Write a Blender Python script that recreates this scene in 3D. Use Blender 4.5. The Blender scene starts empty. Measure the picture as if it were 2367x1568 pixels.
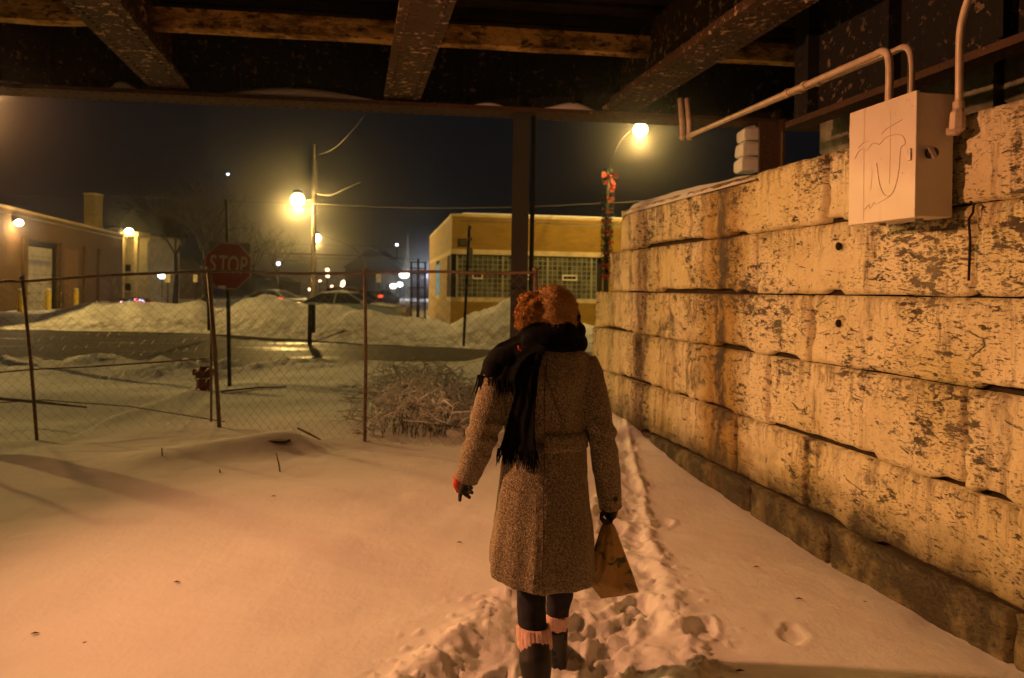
import bpy, bmesh, math, random
import numpy as np
from mathutils import Vector, Matrix

random.seed(7)
rng = np.random.default_rng(11)
SC = bpy.context.scene
COL = SC.collection
PI = math.pi

# ------------------------------------------------------------------ camera
F, CX, HY, ROLL, EYE = 1805.0, 1183.5, 670.5, math.radians(0.9), 1.62
cr, sr = math.cos(ROLL), math.sin(ROLL)
cam_data = bpy.data.cameras.new('camera')
cam = bpy.data.objects.new('camera', cam_data)
COL.objects.link(cam)
cam.matrix_world = Matrix(((cr, -sr, 0, 0), (0, 0, -1, 0), (sr, cr, 0, EYE), (0, 0, 0, 1)))
cam_data.sensor_width = 36
cam_data.lens = 36 * F / 2367
cam_data.shift_y = -(784 - HY) / 2367
cam_data.clip_start = 0.05
cam_data.clip_end = 3000
cam_data.dof.use_dof = True
cam_data.dof.focus_distance = 3.6
cam_data.dof.aperture_fstop = 2.8
SC.camera = cam

# ------------------------------------------------------------------ night sky
W = bpy.data.worlds.new('World')
SC.world = W
W.use_nodes = True
nt = W.node_tree
nt.nodes.clear()
wo = nt.nodes.new('ShaderNodeOutputWorld')
bg = nt.nodes.new('ShaderNodeBackground')
tc = nt.nodes.new('ShaderNodeTexCoord')
sx = nt.nodes.new('ShaderNodeSeparateXYZ')
rp = nt.nodes.new('ShaderNodeValToRGB')
nt.links.new(tc.outputs['Generated'], sx.inputs[0])
nt.links.new(sx.outputs['Z'], rp.inputs[0])
rp.color_ramp.elements[0].position = 0.0
rp.color_ramp.elements[0].color = (0.008, 0.0065, 0.0045, 1)
rp.color_ramp.elements[1].position = 0.45
rp.color_ramp.elements[1].color = (0.0022, 0.0030, 0.0062, 1)
e = rp.color_ramp.elements.new(0.16)
e.color = (0.0030, 0.0033, 0.0050, 1)
nt.links.new(rp.outputs[0], bg.inputs[0])
bg.inputs[1].default_value = 1.0
nt.links.new(bg.outputs[0], wo.inputs[0])

SC.view_settings.view_transform = 'Standard'
SC.view_settings.look = 'None'
SC.view_settings.gamma = 1
SC.view_settings.exposure = 0
SC.view_settings.use_curve_mapping = False
SC.render.engine = 'CYCLES'
SC.cycles.use_denoising = True
try:
    SC.cycles.denoiser = 'OPENIMAGEDENOISE'
except Exception:
    pass
SC.cycles.max_bounces = 6
SC.cycles.diffuse_bounces = 4
SC.cycles.glossy_bounces = 3
SC.cycles.volume_bounces = 0
SC.cycles.transparent_max_bounces = 8
SC.cycles.sample_clamp_indirect = 4.0

# lamp powers, all in one place (watts)
P_UNDER, P_KERB, P_L1, P_L2, P_L3, P_WALL, P_HOUSE = 2250.0, 2000.0, 4600.0, 1600.0, 2400.0, 230.0, 200.0
P_CROSS = 9500.0
HAZE_DENSITY = 0.0012
C_PINK = (1.0, 0.39, 0.16)
C_SOD = (1.0, 0.54, 0.17)
C_SOD2 = (1.0, 0.62, 0.17)

# ------------------------------------------------------------------ helpers
def D(xd, yd, depth):
    """a point of the place seen at (xd, yd) of the 2367 px wide photo, at that distance"""
    a = (xd - CX) / F
    b = (HY - yd) / F
    return Vector(((a * cr - b * sr) * depth, depth, EYE + (a * sr + b * cr) * depth))

def G(xd, yd, z=0.0):
    a = (xd - CX) / F
    b = (HY - yd) / F
    dep = (z - EYE) / (a * sr + b * cr)
    return D(xd, yd, dep)

def tag(o, label=None, cat=None, group=None, kind=None):
    if label: o['label'] = label
    if cat: o['category'] = cat
    if group: o['group'] = group
    if kind: o['kind'] = kind
    return o

def empty(name, loc, label, cat, group=None):
    o = bpy.data.objects.new(name, None)
    o.location = loc
    o.empty_display_size = 0.2
    COL.objects.link(o)
    return tag(o, label, cat, group)

def link_mesh(name, me, mat=None, parent=None, loc=None):
    o = bpy.data.objects.new(name, me)
    if mat is not None and not me.materials:
        me.materials.append(mat)
    COL.objects.link(o)
    if parent is not None:
        o.parent = parent
        # parts are modelled in world coordinates; undo the parent's place
        base = parent
        off = Vector((0, 0, 0))
        while base is not None:
            off += base.location
            base = base.parent
        o.location = -off
    if loc is not None:
        o.location = loc
    return o

def shade(me, smooth=True):
    me.polygons.foreach_set('use_smooth', [smooth] * len(me.polygons))

class MB:
    def __init__(s):
        s.v, s.f = [], []
    def add(s, verts, faces):
        n = len(s.v)
        s.v.extend([tuple(p) for p in verts])
        s.f.extend([tuple(n + i for i in f) for f in faces])
        return s
    def hexa(s, p):
        """8 corners: bottom 0-3, top 4-7"""
        return s.add(p, [(3, 2, 1, 0), (4, 5, 6, 7), (0, 1, 5, 4), (1, 2, 6, 5), (2, 3, 7, 6), (3, 0, 4, 7)])
    def box(s, c, size, ang=0.0):
        hx, hy, hz = size[0] / 2, size[1] / 2, size[2] / 2
        ca, sa = math.cos(ang), math.sin(ang)
        p = []
        for z in (-hz, hz):
            for x, y in ((-hx, -hy), (hx, -hy), (hx, hy), (-hx, hy)):
                p.append((c[0] + x * ca - y * sa, c[1] + x * sa + y * ca, c[2] + z))
        return s.hexa(p)
    def beam(s, a, b, w, h, up=(0, 0, 1)):
        """box between two points, w across, h along up (centred)"""
        a, b = Vector(a), Vector(b)
        t = (b - a).normalized()
        side = t.cross(Vector(up))
        if side.length < 1e-5:
            side = Vector((1, 0, 0))
        side.normalize()
        u = side.cross(t).normalized()
        p = []
        for k in (-1, 1):
            for q, j in ((a, -1), (a, 1), (b, 1), (b, -1)):
                p.append(q + side * (j * w / 2) + u * (k * h / 2))
        return s.hexa(p)
    def tube(s, pts, radii, n=8, cap=True, flat=1.0, ref=(0, 0, 1)):
        pts = [Vector(p) for p in pts]
        if not hasattr(radii, '__len__'):
            radii = [radii] * len(pts)
        base = len(s.v)
        m = len(pts)
        prev = None
        for i, p in enumerate(pts):
            t = (pts[min(i + 1, m - 1)] - pts[max(i - 1, 0)])
            t = t.normalized() if t.length > 1e-9 else Vector((0, 0, 1))
            if prev is None:
                r = Vector(ref)
                if abs(t.dot(r)) > 0.9:
                    r = Vector((1, 0, 0)) if abs(t.x) < 0.9 else Vector((0, 1, 0))
                u = t.cross(r).normalized()
            else:
                u = (prev - t * prev.dot(t)).normalized()
            prev = u
            w = t.cross(u)
            ra = radii[i]
            if hasattr(ra, '__len__'):
                r1, r2 = ra
            else:
                r1, r2 = ra, ra * flat
            for k in range(n):
                a = 2 * PI * k / n
                s.v.append(tuple(p + u * (r1 * math.cos(a)) + w * (r2 * math.sin(a))))
        for i in range(m - 1):
            for k in range(n):
                k2 = (k + 1) % n
                s.f.append((base + i * n + k, base + i * n + k2, base + (i + 1) * n + k2, base + (i + 1) * n + k))
        if cap:
            s.f.append(tuple(base + k for k in range(n))[::-1])
            s.f.append(tuple(base + (m - 1) * n + k for k in range(n)))
        return s
    def rings(s, rings):
        """loft closed rings (lists of points, the same count), capped"""
        base = len(s.v)
        n = len(rings[0])
        for r in rings:
            s.v.extend([tuple(p) for p in r])
        for i in range(len(rings) - 1):
            for k in range(n):
                k2 = (k + 1) % n
                s.f.append((base + i * n + k, base + i * n + k2, base + (i + 1) * n + k2, base + (i + 1) * n + k))
        s.f.append(tuple(base + k for k in range(n))[::-1])
        s.f.append(tuple(base + (len(rings) - 1) * n + k for k in range(n)))
        return s
    def ball(s, c, r, nu=12, nv=8):
        rx, ry, rz = (r, r, r) if not hasattr(r, '__len__') else r
        rg = []
        for j in range(nv + 1):
            th = PI * (j + 0.02 * (j == 0) - 0.02 * (j == nv)) / nv
            rg.append([(c[0] + rx * math.sin(th) * math.cos(2 * PI * k / nu),
                        c[1] + ry * math.sin(th) * math.sin(2 * PI * k / nu),
                        c[2] - rz * math.cos(th)) for k in range(nu)])
        return s.rings(rg)
    def grid(s, P):
        """P: array (n, m, 3)"""
        n, m = P.shape[:2]
        base = len(s.v)
        s.v.extend([tuple(p) for p in P.reshape(-1, 3)])
        for i in range(n - 1):
            for j in range(m - 1):
                a = base + i * m + j
                s.f.append((a, a + 1, a + m + 1, a + m))
        return s
    def slab(s, poly, off):
        """polygon (list of points) extruded by vector off"""
        off = Vector(off)
        n = len(poly)
        base = len(s.v)
        s.v.extend([tuple(p) for p in poly] + [tuple(Vector(p) + off) for p in poly])
        s.f.append(tuple(base + i for i in range(n)))
        s.f.append(tuple(base + n + i for i in range(n))[::-1])
        for i in range(n):
            j = (i + 1) % n
            s.f.append((base + i, base + n + i, base + n + j, base + j))
        return s
    def mesh(s, name, smooth=False, fix=True):
        me = bpy.data.meshes.new(name)
        me.from_pydata(s.v, [], s.f)
        if fix:
            bm = bmesh.new()
            bm.from_mesh(me)
            bmesh.ops.recalc_face_normals(bm, faces=bm.faces)
            bm.to_mesh(me)
            bm.free()
        shade(me, smooth)
        me.update()
        return me
    def build(s, name, mat, parent=None, smooth=False, fix=True, **kw):
        o = link_mesh(name, s.mesh(name, smooth, fix), mat, parent)
        if kw:
            tag(o, **kw)
        return o

def fused(name, mb, voxel, mat, parent=None, smooth_iter=6, disp=None):
    """several closed shells melted into one continuous surface"""
    me = mb.mesh(name)
    tmp = bpy.data.objects.new('tmp', me)
    COL.objects.link(tmp)
    r = tmp.modifiers.new('r', 'REMESH')
    r.mode = 'VOXEL'
    r.voxel_size = voxel
    if smooth_iter:
        sm = tmp.modifiers.new('s', 'SMOOTH')
        sm.iterations = smooth_iter
        sm.factor = 0.5
    dg = bpy.context.evaluated_depsgraph_get()
    dg.update()
    out = bpy.data.meshes.new_from_object(tmp.evaluated_get(dg))
    bpy.data.objects.remove(tmp)
    bpy.data.meshes.remove(me)
    out.name = name
    out.materials.clear()
    if disp is not None:
        n = len(out.vertices)
        co = np.empty(n * 3)
        out.vertices.foreach_get('co', co)
        co = co.reshape(-1, 3)
        no = np.empty(n * 3)
        out.vertices.foreach_get('normal', no)
        co = co + no.reshape(-1, 3) * disp(co)[:, None]
        out.vertices.foreach_set('co', co.ravel())
    shade(out, True)
    out.update()
    return link_mesh(name, out, mat, parent)

# numpy value noise
_T = rng.random((256, 256))
def vnoise(x, y):
    xi = np.floor(x).astype(int); yi = np.floor(y).astype(int)
    fx = x - xi; fy = y - yi
    fx = fx * fx * (3 - 2 * fx); fy = fy * fy * (3 - 2 * fy)
    a = _T[xi & 255, yi & 255]; b = _T[(xi + 1) & 255, yi & 255]
    c = _T[xi & 255, (yi + 1) & 255]; d = _T[(xi + 1) & 255, (yi + 1) & 255]
    return (a * (1 - fx) + b * fx) * (1 - fy) + (c * (1 - fx) + d * fx) * fy - 0.5
def fbm(x, y, o=4, g=0.5):
    s = 0; a = 1.0
    for k in range(o):
        s = s + a * vnoise(x * 2 ** k + 17.3 * k, y * 2 ** k + 9.1 * k)
        a *= g
    return s
def sstep(a, b, x):
    t = np.clip((x - a) / (b - a), 0, 1)
    return t * t * (3 - 2 * t)

# ------------------------------------------------------------------ materials
def new_mat(name):
    m = bpy.data.materials.new(name)
    m.use_nodes = True
    n = m.node_tree
    n.nodes.clear()
    out = n.nodes.new('ShaderNodeOutputMaterial')
    bs = n.nodes.new('ShaderNodeBsdfPrincipled')
    n.links.new(bs.outputs[0], out.inputs[0])
    return m, n, bs

def N(n, typ, **kw):
    nd = n.nodes.new(typ)
    for k, v in kw.items():
        if k.startswith('i_'):
            nd.inputs[k[2:].replace('_', ' ')].default_value = v
        else:
            setattr(nd, k, v)
    return nd

def pos(n, scale=(1, 1, 1), world=True):
    mp = N(n, 'ShaderNodeMapping')
    mp.inputs['Scale'].default_value = scale
    if world:
        g = N(n, 'ShaderNodeNewGeometry')
        n.links.new(g.outputs['Position'], mp.inputs[0])
    else:
        g = N(n, 'ShaderNodeTexCoord')
        n.links.new(g.outputs['Object'], mp.inputs[0])
    return mp.outputs[0]

def noise(n, vec, scale, detail=4, rough=0.55):
    t = N(n, 'ShaderNodeTexNoise')
    t.inputs['Scale'].default_value = scale
    t.inputs['Detail'].default_value = detail
    t.inputs['Roughness'].default_value = rough
    n.links.new(vec, t.inputs['Vector'])
    return t.outputs['Fac']

def ramp(n, fac, stops):
    r = N(n, 'ShaderNodeValToRGB')
    els = r.color_ramp.elements
    while len(els) < len(stops):
        els.new(0.5)
    for el, (p, c) in zip(els, stops):
        el.position = p
        el.color = (c, c, c, 1) if not hasattr(c, '__len__') else (*c[:3], 1)
    n.links.new(fac, r.inputs[0])
    return r.outputs[0]

def mix(n, fac, a, b, mode='MIX'):
    m = N(n, 'ShaderNodeMix', data_type='RGBA', blend_type=mode)
    for sock, v in ((m.inputs[0], fac), (m.inputs[6], a), (m.inputs[7], b)):
        if hasattr(v, 'is_linked') or hasattr(v, 'links'):
            n.links.new(v, sock)
        elif hasattr(v, '__len__'):
            sock.default_value = (*v[:3], 1)
        else:
            sock.default_value = v
    return m.outputs[2]

def math_(n, op, a, b=None, c=None):
    m = N(n, 'ShaderNodeMath', operation=op)
    for i, v in enumerate((a, b, c)):
        if v is None:
            continue
        if hasattr(v, 'links'):
            n.links.new(v, m.inputs[i])
        else:
            m.inputs[i].default_value = v
    return m.outputs[0]

def bump(n, bs, h, strength=0.5, dist=0.01):
    b = N(n, 'ShaderNodeBump')
    b.inputs['Strength'].default_value = strength
    b.inputs['Distance'].default_value = dist
    n.links.new(h, b.inputs['Height'])
    n.links.new(b.outputs[0], bs.inputs['Normal'])
    return b

def simple(name, col, rough=0.6, metal=0.0, var=0.25, scale=8.0, bmp=0.2, dist=0.004, world=True, spec=0.5):
    m, n, bs = new_mat(name)
    v = pos(n, world=world)
    f = noise(n, v, scale, 5)
    lo = tuple(c * (1 - var) for c in col)
    hi = tuple(min(1, c * (1 + var)) for c in col)
    n.links.new(ramp(n, f, [(0.3, lo), (0.7, hi)]), bs.inputs['Base Color'])
    bs.inputs['Roughness'].default_value = rough
    bs.inputs['Metallic'].default_value = metal
    bs.inputs['Specular IOR Level'].default_value = spec if rough < 0.85 else min(spec, 0.12)
    if bmp:
        bump(n, bs, noise(n, v, scale * 4, 4), bmp, dist)
    return m

def emit(name, col, strength):
    m = bpy.data.materials.new(name)
    m.use_nodes = True
    n = m.node_tree
    n.nodes.clear()
    out = n.nodes.new('ShaderNodeOutputMaterial')
    em = n.nodes.new('ShaderNodeEmission')
    em.inputs[0].default_value = (*col, 1)
    em.inputs[1].default_value = strength
    n.links.new(em.outputs[0], out.inputs[0])
    return m

# snow
def snow_mat(name, col=(0.80, 0.80, 0.80), dirt=0.0, fine=1.0):
    m, n, bs = new_mat(name)
    v = pos(n)
    c = mix(n, ramp(n, noise(n, v, 1.3, 5), [(0.35, 0.0), (0.75, 1.0)]), tuple(x * 0.93 for x in col), col)
    if dirt:
        d = ramp(n, noise(n, v, 3.0, 6, 0.7), [(0.50, 0.0), (0.72, dirt)])
        c = mix(n, d, c, (0.16, 0.12, 0.08))
    sp = ramp(n, noise(n, v, 22.0, 2, 0.4), [(0.795, 0.0), (0.81, 0.8)])
    c = mix(n, sp, c, (0.13, 0.09, 0.06))
    n.links.new(c, bs.inputs['Base Color'])
    bs.inputs['Roughness'].default_value = 0.75
    bs.inputs['Specular IOR Level'].default_value = 0.25
    h = math_(n, 'ADD', math_(n, 'MULTIPLY', noise(n, v, 28, 5, 0.6), 1.0), math_(n, 'MULTIPLY', noise(n, v, 160, 3, 0.6), 0.25))
    bump(n, bs, h, 0.35 * fine, 0.012)
    return m
M_SNOW = snow_mat('snow')
M_BANK = snow_mat('bank_snow', (0.74, 0.73, 0.70), 0.65, 2.0)
M_SNOWCAP = snow_mat('fresh_snow', (0.82, 0.82, 0.82), 0.0, 0.6)

# ground snow: fresh and, where ploughed or trodden, dirty, by a painted attribute
def ground_mat():
    m, n, bs = new_mat('ground_snow')
    v = pos(n)
    at = N(n, 'ShaderNodeAttribute', attribute_name='dirt')
    fresh = mix(n, ramp(n, noise(n, v, 1.1, 5), [(0.35, 0.0), (0.75, 1.0)]), (0.76, 0.76, 0.76), (0.82, 0.82, 0.82))
    dn = noise(n, v, 2.6, 8, 0.72)
    d = math_(n, 'MULTIPLY', ramp(n, dn, [(0.38, 0.0), (0.70, 1.0)]), at.outputs['Fac'])
    c = mix(n, d, fresh, (0.10, 0.075, 0.05))
    sp = ramp(n, noise(n, v, 15.0, 2, 0.4), [(0.80, 0.0), (0.815, 0.85)])
    c = mix(n, sp, c, (0.12, 0.08, 0.05))
    n.links.new(c, bs.inputs['Base Color'])
    bs.inputs['Roughness'].default_value = 0.7
    bs.inputs['Specular IOR Level'].default_value = 0.25
    h = math_(n, 'ADD', math_(n, 'ADD', noise(n, v, 24, 6, 0.62), math_(n, 'MULTIPLY', noise(n, pos(n, (1.6, 0.7, 1)), 3.2, 5, 0.6), 2.2)), math_(n, 'MULTIPLY', noise(n, v, 170, 3, 0.6), 0.3))
    st = math_(n, 'ADD', math_(n, 'MULTIPLY', at.outputs['Fac'], 0.5), 0.22)
    b = bump(n, bs, h, 0.4, 0.02)
    n.links.new(st, b.inputs['Strength'])
    return m
M_GROUND = ground_mat()

def road_mat():
    m, n, bs = new_mat('wet_asphalt')
    v = pos(n, (0.35, 1.6, 1))
    c = ramp(n, noise(n, v, 1.2, 7, 0.65), [(0.35, (0.016, 0.015, 0.012)), (0.55, (0.034, 0.030, 0.022)), (0.86, (0.12, 0.105, 0.08))])
    n.links.new(c, bs.inputs['Base Color'])
    wet = ramp(n, noise(n, pos(n, (0.25, 1.1, 1)), 0.8, 4), [(0.56, 0.65), (0.70, 0.26)])
    n.links.new(wet, bs.inputs['Roughness'])
    bs.inputs['Specular IOR Level'].default_value = 0.35
    b = bump(n, bs, noise(n, pos(n), 18, 4), 0.25, 0.01)
    return m
M_ROAD = road_mat()

# painted, flaking stone of the abutment
def stone_mat(name, base, chip):
    m, n, bs = new_mat(name)
    v = pos(n)
    sep = N(n, 'ShaderNodeSeparateXYZ')
    n.links.new(v, sep.inputs[0])
    Y, Z = sep.outputs['Y'], sep.outputs['Z']
    at = N(n, 'ShaderNodeAttribute', attribute_name='edge')
    tone = N(n, 'ShaderNodeObjectInfo')
    c = mix(n, ramp(n, noise(n, v, 2.2, 6, 0.6), [(0.3, 0.0), (0.7, 1.0)]), tuple(x * 0.80 for x in base), base)
    c = mix(n, math_(n, 'MULTIPLY', tone.outputs['Random'], 0.28), c, tuple(x * 0.86 for x in base))
    # lime / algae yellowing low down
    low = math_(n, 'MULTIPLY', ramp(n, math_(n, 'ADD', Z, math_(n, 'MULTIPLY', noise(n, v, 1.7, 4), 1.1)), [(0.75, 1.0), (1.55, 0.0)]), 0.70)
    c = mix(n, low, c, (0.46, 0.38, 0.12))
    # yellow and pink tints, large soft patches
    c = mix(n, math_(n, 'MULTIPLY', ramp(n, noise(n, v, 0.9, 5, 0.6), [(0.40, 0.0), (0.62, 1.0)]), 0.60), c, (0.52, 0.43, 0.14))
    # rust and lime runs down from the top at one place
    wob = math_(n, 'MULTIPLY', math_(n, 'SUBTRACT', noise(n, pos(n, (1, 1, 1.4)), 2.5, 5), 0.5), 0.30)
    dy = math_(n, 'ABSOLUTE', math_(n, 'ADD', math_(n, 'SUBTRACT', Y, 6.45), wob))
    run = math_(n, 'MULTIPLY', ramp(n, dy, [(0.22, 1.0), (0.52, 0.0)]), ramp(n, noise(n, pos(n, (1, 5, 0.8)), 2, 6, 0.7), [(0.25, 0.65), (0.50, 1.0)]))
    c = mix(n, math_(n, 'MULTIPLY', run, 0.90), c, (0.34, 0.20, 0.020))
    core = math_(n, 'MULTIPLY', ramp(n, dy, [(0.05, 1.0), (0.13, 0.0)]), ramp(n, noise(n, pos(n, (1, 3, 1)), 3, 6, 0.75), [(0.36, 0.0), (0.50, 1.0)]))
    c = mix(n, math_(n, 'MULTIPLY', core, 0.92), c, (0.05, 0.028, 0.012))
    # thin vertical drips and a few long dark ones
    drip = ramp(n, noise(n, pos(n, (9, 9, 0.45)), 1.5, 5, 0.75), [(0.57, 0.0), (0.70, 0.6)])
    c = mix(n, drip, c, (0.20, 0.13, 0.065))
    farend = math_(n, 'MULTIPLY', ramp(n, math_(n, 'MULTIPLY', Y, 0.1), [(0.62, 0.0), (0.85, 1.0)]), 0.08)
    wide = math_(n, 'MULTIPLY', ramp(n, math_(n, 'ADD', noise(n, pos(n, (2.2, 2.6, 0.30)), 1.6, 6, 0.72), farend), [(0.56, 0.0), (0.64, 0.85)]), ramp(n, noise(n, v, 4, 6, 0.7), [(0.40, 0.2), (0.6, 1.0)]))
    c = mix(n, wide, c, (0.14, 0.085, 0.04))
    # flaked paint: many small chips, elongated along the courses
    gate = math_(n, 'MULTIPLY', math_(n, 'SUBTRACT', noise(n, v, 1.5, 5, 0.65), 0.53), 0.55)
    cf = ramp(n, math_(n, 'ADD', noise(n, pos(n, (3.0, 3.0, 9.0)), 3.2, 9, 0.70), gate), [(0.575, 0.0), (0.600, 1.0)])
    cf2 = ramp(n, math_(n, 'ADD', noise(n, pos(n, (4.0, 4.0, 13.0)), 7.0, 7, 0.74), math_(n, 'MULTIPLY', gate, 0.6)), [(0.560, 0.0), (0.600, 0.85)])
    big = ramp(n, math_(n, 'ADD', noise(n, pos(n, (1, 1, 1.7)), 2.6, 10, 0.74), math_(n, 'MULTIPLY', gate, 0.7)), [(0.615, 0.0), (0.640, 1.0)])
    ck = N(n, 'ShaderNodeTexVoronoi', feature='DISTANCE_TO_EDGE'); ck.inputs['Scale'].default_value = 1.0
    wv_ = mix(n, 0.22, pos(n, (1.6, 1.6, 5.0)), N(n, 'ShaderNodeTexNoise', i_Scale=5.0, i_Detail=6.0).outputs['Color'])
    n.links.new(wv_, ck.inputs['Vector'])
    crk = math_(n, 'MULTIPLY', ramp(n, ck.outputs['Distance'], [(0.004, 0.9), (0.014, 0.0)]), ramp(n, noise(n, v, 5.0, 6, 0.7), [(0.54, 0.0), (0.60, 1.0)]))
    cf = math_(n, 'MAXIMUM', cf, crk)
    ef = at.outputs['Fac']
    edge_grime = ramp(n, math_(n, 'ADD', math_(n, 'MULTIPLY', ef, 0.80), math_(n, 'ADD', math_(n, 'MULTIPLY', noise(n, v, 1.6, 3), 0.60), math_(n, 'MULTIPLY', noise(n, v, 11, 8, 0.72), 0.75))), [(1.00, 0.0), (1.07, 1.0)])
    spots = ramp(n, noise(n, pos(n, (1, 1, 1.6)), 14, 6, 0.75), [(0.625, 0.0), (0.66, 1.0)])
    k = math_(n, 'MAXIMUM', math_(n, 'MAXIMUM', math_(n, 'MAXIMUM', cf, big), math_(n, 'MAXIMUM', cf2, edge_grime)), math_(n, 'MULTIPLY', spots, 0.8))
    c = mix(n, math_(n, 'MULTIPLY', k, math_(n, 'ADD', 0.62, math_(n, 'MULTIPLY', noise(n, v, 5, 4), 0.6))), c, chip)
    # soot washed down from the bed joints
    dr = N(n, 'ShaderNodeAttribute', attribute_name='drop')
    sk = ramp(n, math_(n, 'ADD', math_(n, 'MULTIPLY', dr.outputs['Fac'], 0.20), math_(n, 'MULTIPLY', noise(n, pos(n, (10, 10, 0.9)), 1.6, 8, 0.72), 0.95)), [(0.60, 0.0), (0.80, 0.8)])
    c = mix(n, sk, c, (0.12, 0.072, 0.030))
    blot = ramp(n, noise(n, pos(n, (1, 1, 1.2)), 3.6, 9, 0.75), [(0.54, 0.0), (0.70, 0.35)])
    c = mix(n, blot, c, (0.24, 0.155, 0.06))
    # dark wet patches
    moss = ramp(n, noise(n, v, 1.05, 9, 0.78), [(0.585, 0.0), (0.66, 0.9)])
    c = mix(n, moss, c, (0.07, 0.055, 0.03))
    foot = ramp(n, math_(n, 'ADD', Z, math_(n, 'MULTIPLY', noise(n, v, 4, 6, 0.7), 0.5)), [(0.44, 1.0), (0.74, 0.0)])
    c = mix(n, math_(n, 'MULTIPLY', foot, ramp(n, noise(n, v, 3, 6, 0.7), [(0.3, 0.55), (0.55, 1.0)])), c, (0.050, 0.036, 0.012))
    n.links.new(c, bs.inputs['Base Color'])
    bs.inputs['Roughness'].default_value = 0.72
    h = math_(n, 'SUBTRACT', math_(n, 'ADD', noise(n, v, 6, 8, 0.65), math_(n, 'MULTIPLY', noise(n, v, 45, 4, 0.6), 0.3)), math_(n, 'MULTIPLY', k, 0.35))
    bump(n, bs, h, 0.75, 0.02)
    return m
M_STONE = stone_mat('painted_stone', (0.82, 0.73, 0.48), (0.040, 0.024, 0.012))
M_MORTAR = simple('dark_joint', (0.035, 0.025, 0.015), 0.9, scale=20, bmp=0.5)
M_ROCK = simple('raw_stone', (0.20, 0.20, 0.15), 0.85, var=0.5, scale=5, bmp=0.8, dist=0.03)

def flaky_steel(name, base, fleck, amount, rough=0.6):
    m, n, bs = new_mat(name)
    v = pos(n)
    c = ramp(n, noise(n, v, 2.2, 6, 0.65), [(0.3, tuple(x * 0.45 for x in base)), (0.7, base)])
    fl = ramp(n, noise(n, pos(n, (1, 1, 1)), 13, 6, 0.68), [(amount, 0.0), (amount + 0.03, 1.0)])
    fl2 = math_(n, 'MULTIPLY', fl, ramp(n, noise(n, v, 2.6, 3), [(0.40, 0.0), (0.55, 1.0)]))
    c = mix(n, fl2, c, fleck)
    n.links.new(c, bs.inputs['Base Color'])
    bs.inputs['Roughness'].default_value = rough
    h = math_(n, 'ADD', noise(n, v, 16, 6, 0.7), math_(n, 'MULTIPLY', fl, 0.7))
    bump(n, bs, h, 0.9, 0.02)
    return m
M_STEEL = flaky_steel('flaking_steel', (0.085, 0.042, 0.018), (0.62, 0.46, 0.30), 0.555)
M_GIRDER = flaky_steel('rusty_girder', (0.09, 0.038, 0.014), (0.34, 0.20, 0.10), 0.62, 0.7)
M_DARKSTEEL = flaky_steel('sooty_steel', (0.012, 0.009, 0.008), (0.10, 0.07, 0.05), 0.66, 0.8)
M_SOOT = flaky_steel('soot_black_steel', (0.006, 0.005, 0.005), (0.16, 0.12, 0.08), 0.575, 0.9)
def curb_mat():
    m, n, bs = new_mat('stained_concrete')
    v = pos(n)
    c = ramp(n, noise(n, pos(n, (1, 1, 3)), 1.6, 8, 0.75), [(0.36, (0.06, 0.034, 0.012)), (0.46, (0.36, 0.21, 0.055)), (0.55, (0.80, 0.53, 0.17))])
    c = mix(n, ramp(n, noise(n, pos(n, (1, 1, 2)), 7, 7, 0.75), [(0.52, 0.0), (0.60, 0.9)]), c, (0.03, 0.018, 0.008))
    n.links.new(c, bs.inputs['Base Color']); bs.inputs['Roughness'].default_value = 0.85
    bump(n, bs, noise(n, v, 9, 8, 0.7), 1.0, 0.04)
    return m
M_CURB = curb_mat()
M_DECK = simple('sooty_deck', (0.022, 0.016, 0.013), 0.95, var=0.7, scale=3, bmp=0.8, dist=0.03)
M_COLUMN = simple('painted_column', (0.028, 0.029, 0.026), 0.5, var=0.25, scale=5, bmp=0.15)
M_FENCE = simple('rusty_fence_pipe', (0.21, 0.135, 0.095), 0.6, metal=0.2, var=0.35, scale=14)
M_WIRE = simple('weathered_wire', (0.20, 0.15, 0.11), 0.5, metal=0.6, var=0.2, bmp=0)
M_BLACKPOST = simple('black_post', (0.018, 0.016, 0.015), 0.5, metal=0.4)
M_DARKMET = simple('dark_metal', (0.03, 0.03, 0.03), 0.45, metal=0.5)
M_GALV = simple('galvanised_pipe', (0.42, 0.36, 0.30), 0.42, metal=0.55, var=0.2, scale=12, bmp=0.2)
M_CONDUIT = simple('painted_conduit', (0.55, 0.44, 0.32), 0.45, metal=0.1, var=0.25, scale=9, bmp=0.25)
def box_mat():
    m, n, bs = new_mat('painted_cabinet')
    v = pos(n)
    c = mix(n, ramp(n, noise(n, v, 5, 6, 0.6), [(0.35, 0.0), (0.7, 1.0)]), (0.68, 0.61, 0.50), (0.76, 0.69, 0.58))
    c = mix(n, ramp(n, noise(n, pos(n, (12, 12, 0.8)), 1.4, 6, 0.7), [(0.60, 0.0), (0.74, 0.14)]), c, (0.36, 0.24, 0.13))
    c = mix(n, ramp(n, noise(n, v, 26, 5, 0.7), [(0.66, 0.0), (0.70, 0.5)]), c, (0.22, 0.14, 0.08))
    n.links.new(c, bs.inputs['Base Color']); bs.inputs['Roughness'].default_value = 0.5
    bump(n, bs, noise(n, v, 9, 4), 0.15, 0.01)
    return m
M_BOX = box_mat()
M_SCRIBBLE = simple('marker_ink', (0.60, 0.50, 0.39), 0.6, var=0.25, bmp=0)

# ------------------------------------------------------------------ ground, road
WD = -0.205                    # the wall and the bridge beams run in this direction
def wall_x(y):
    return 3.05 + WD * y

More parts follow.
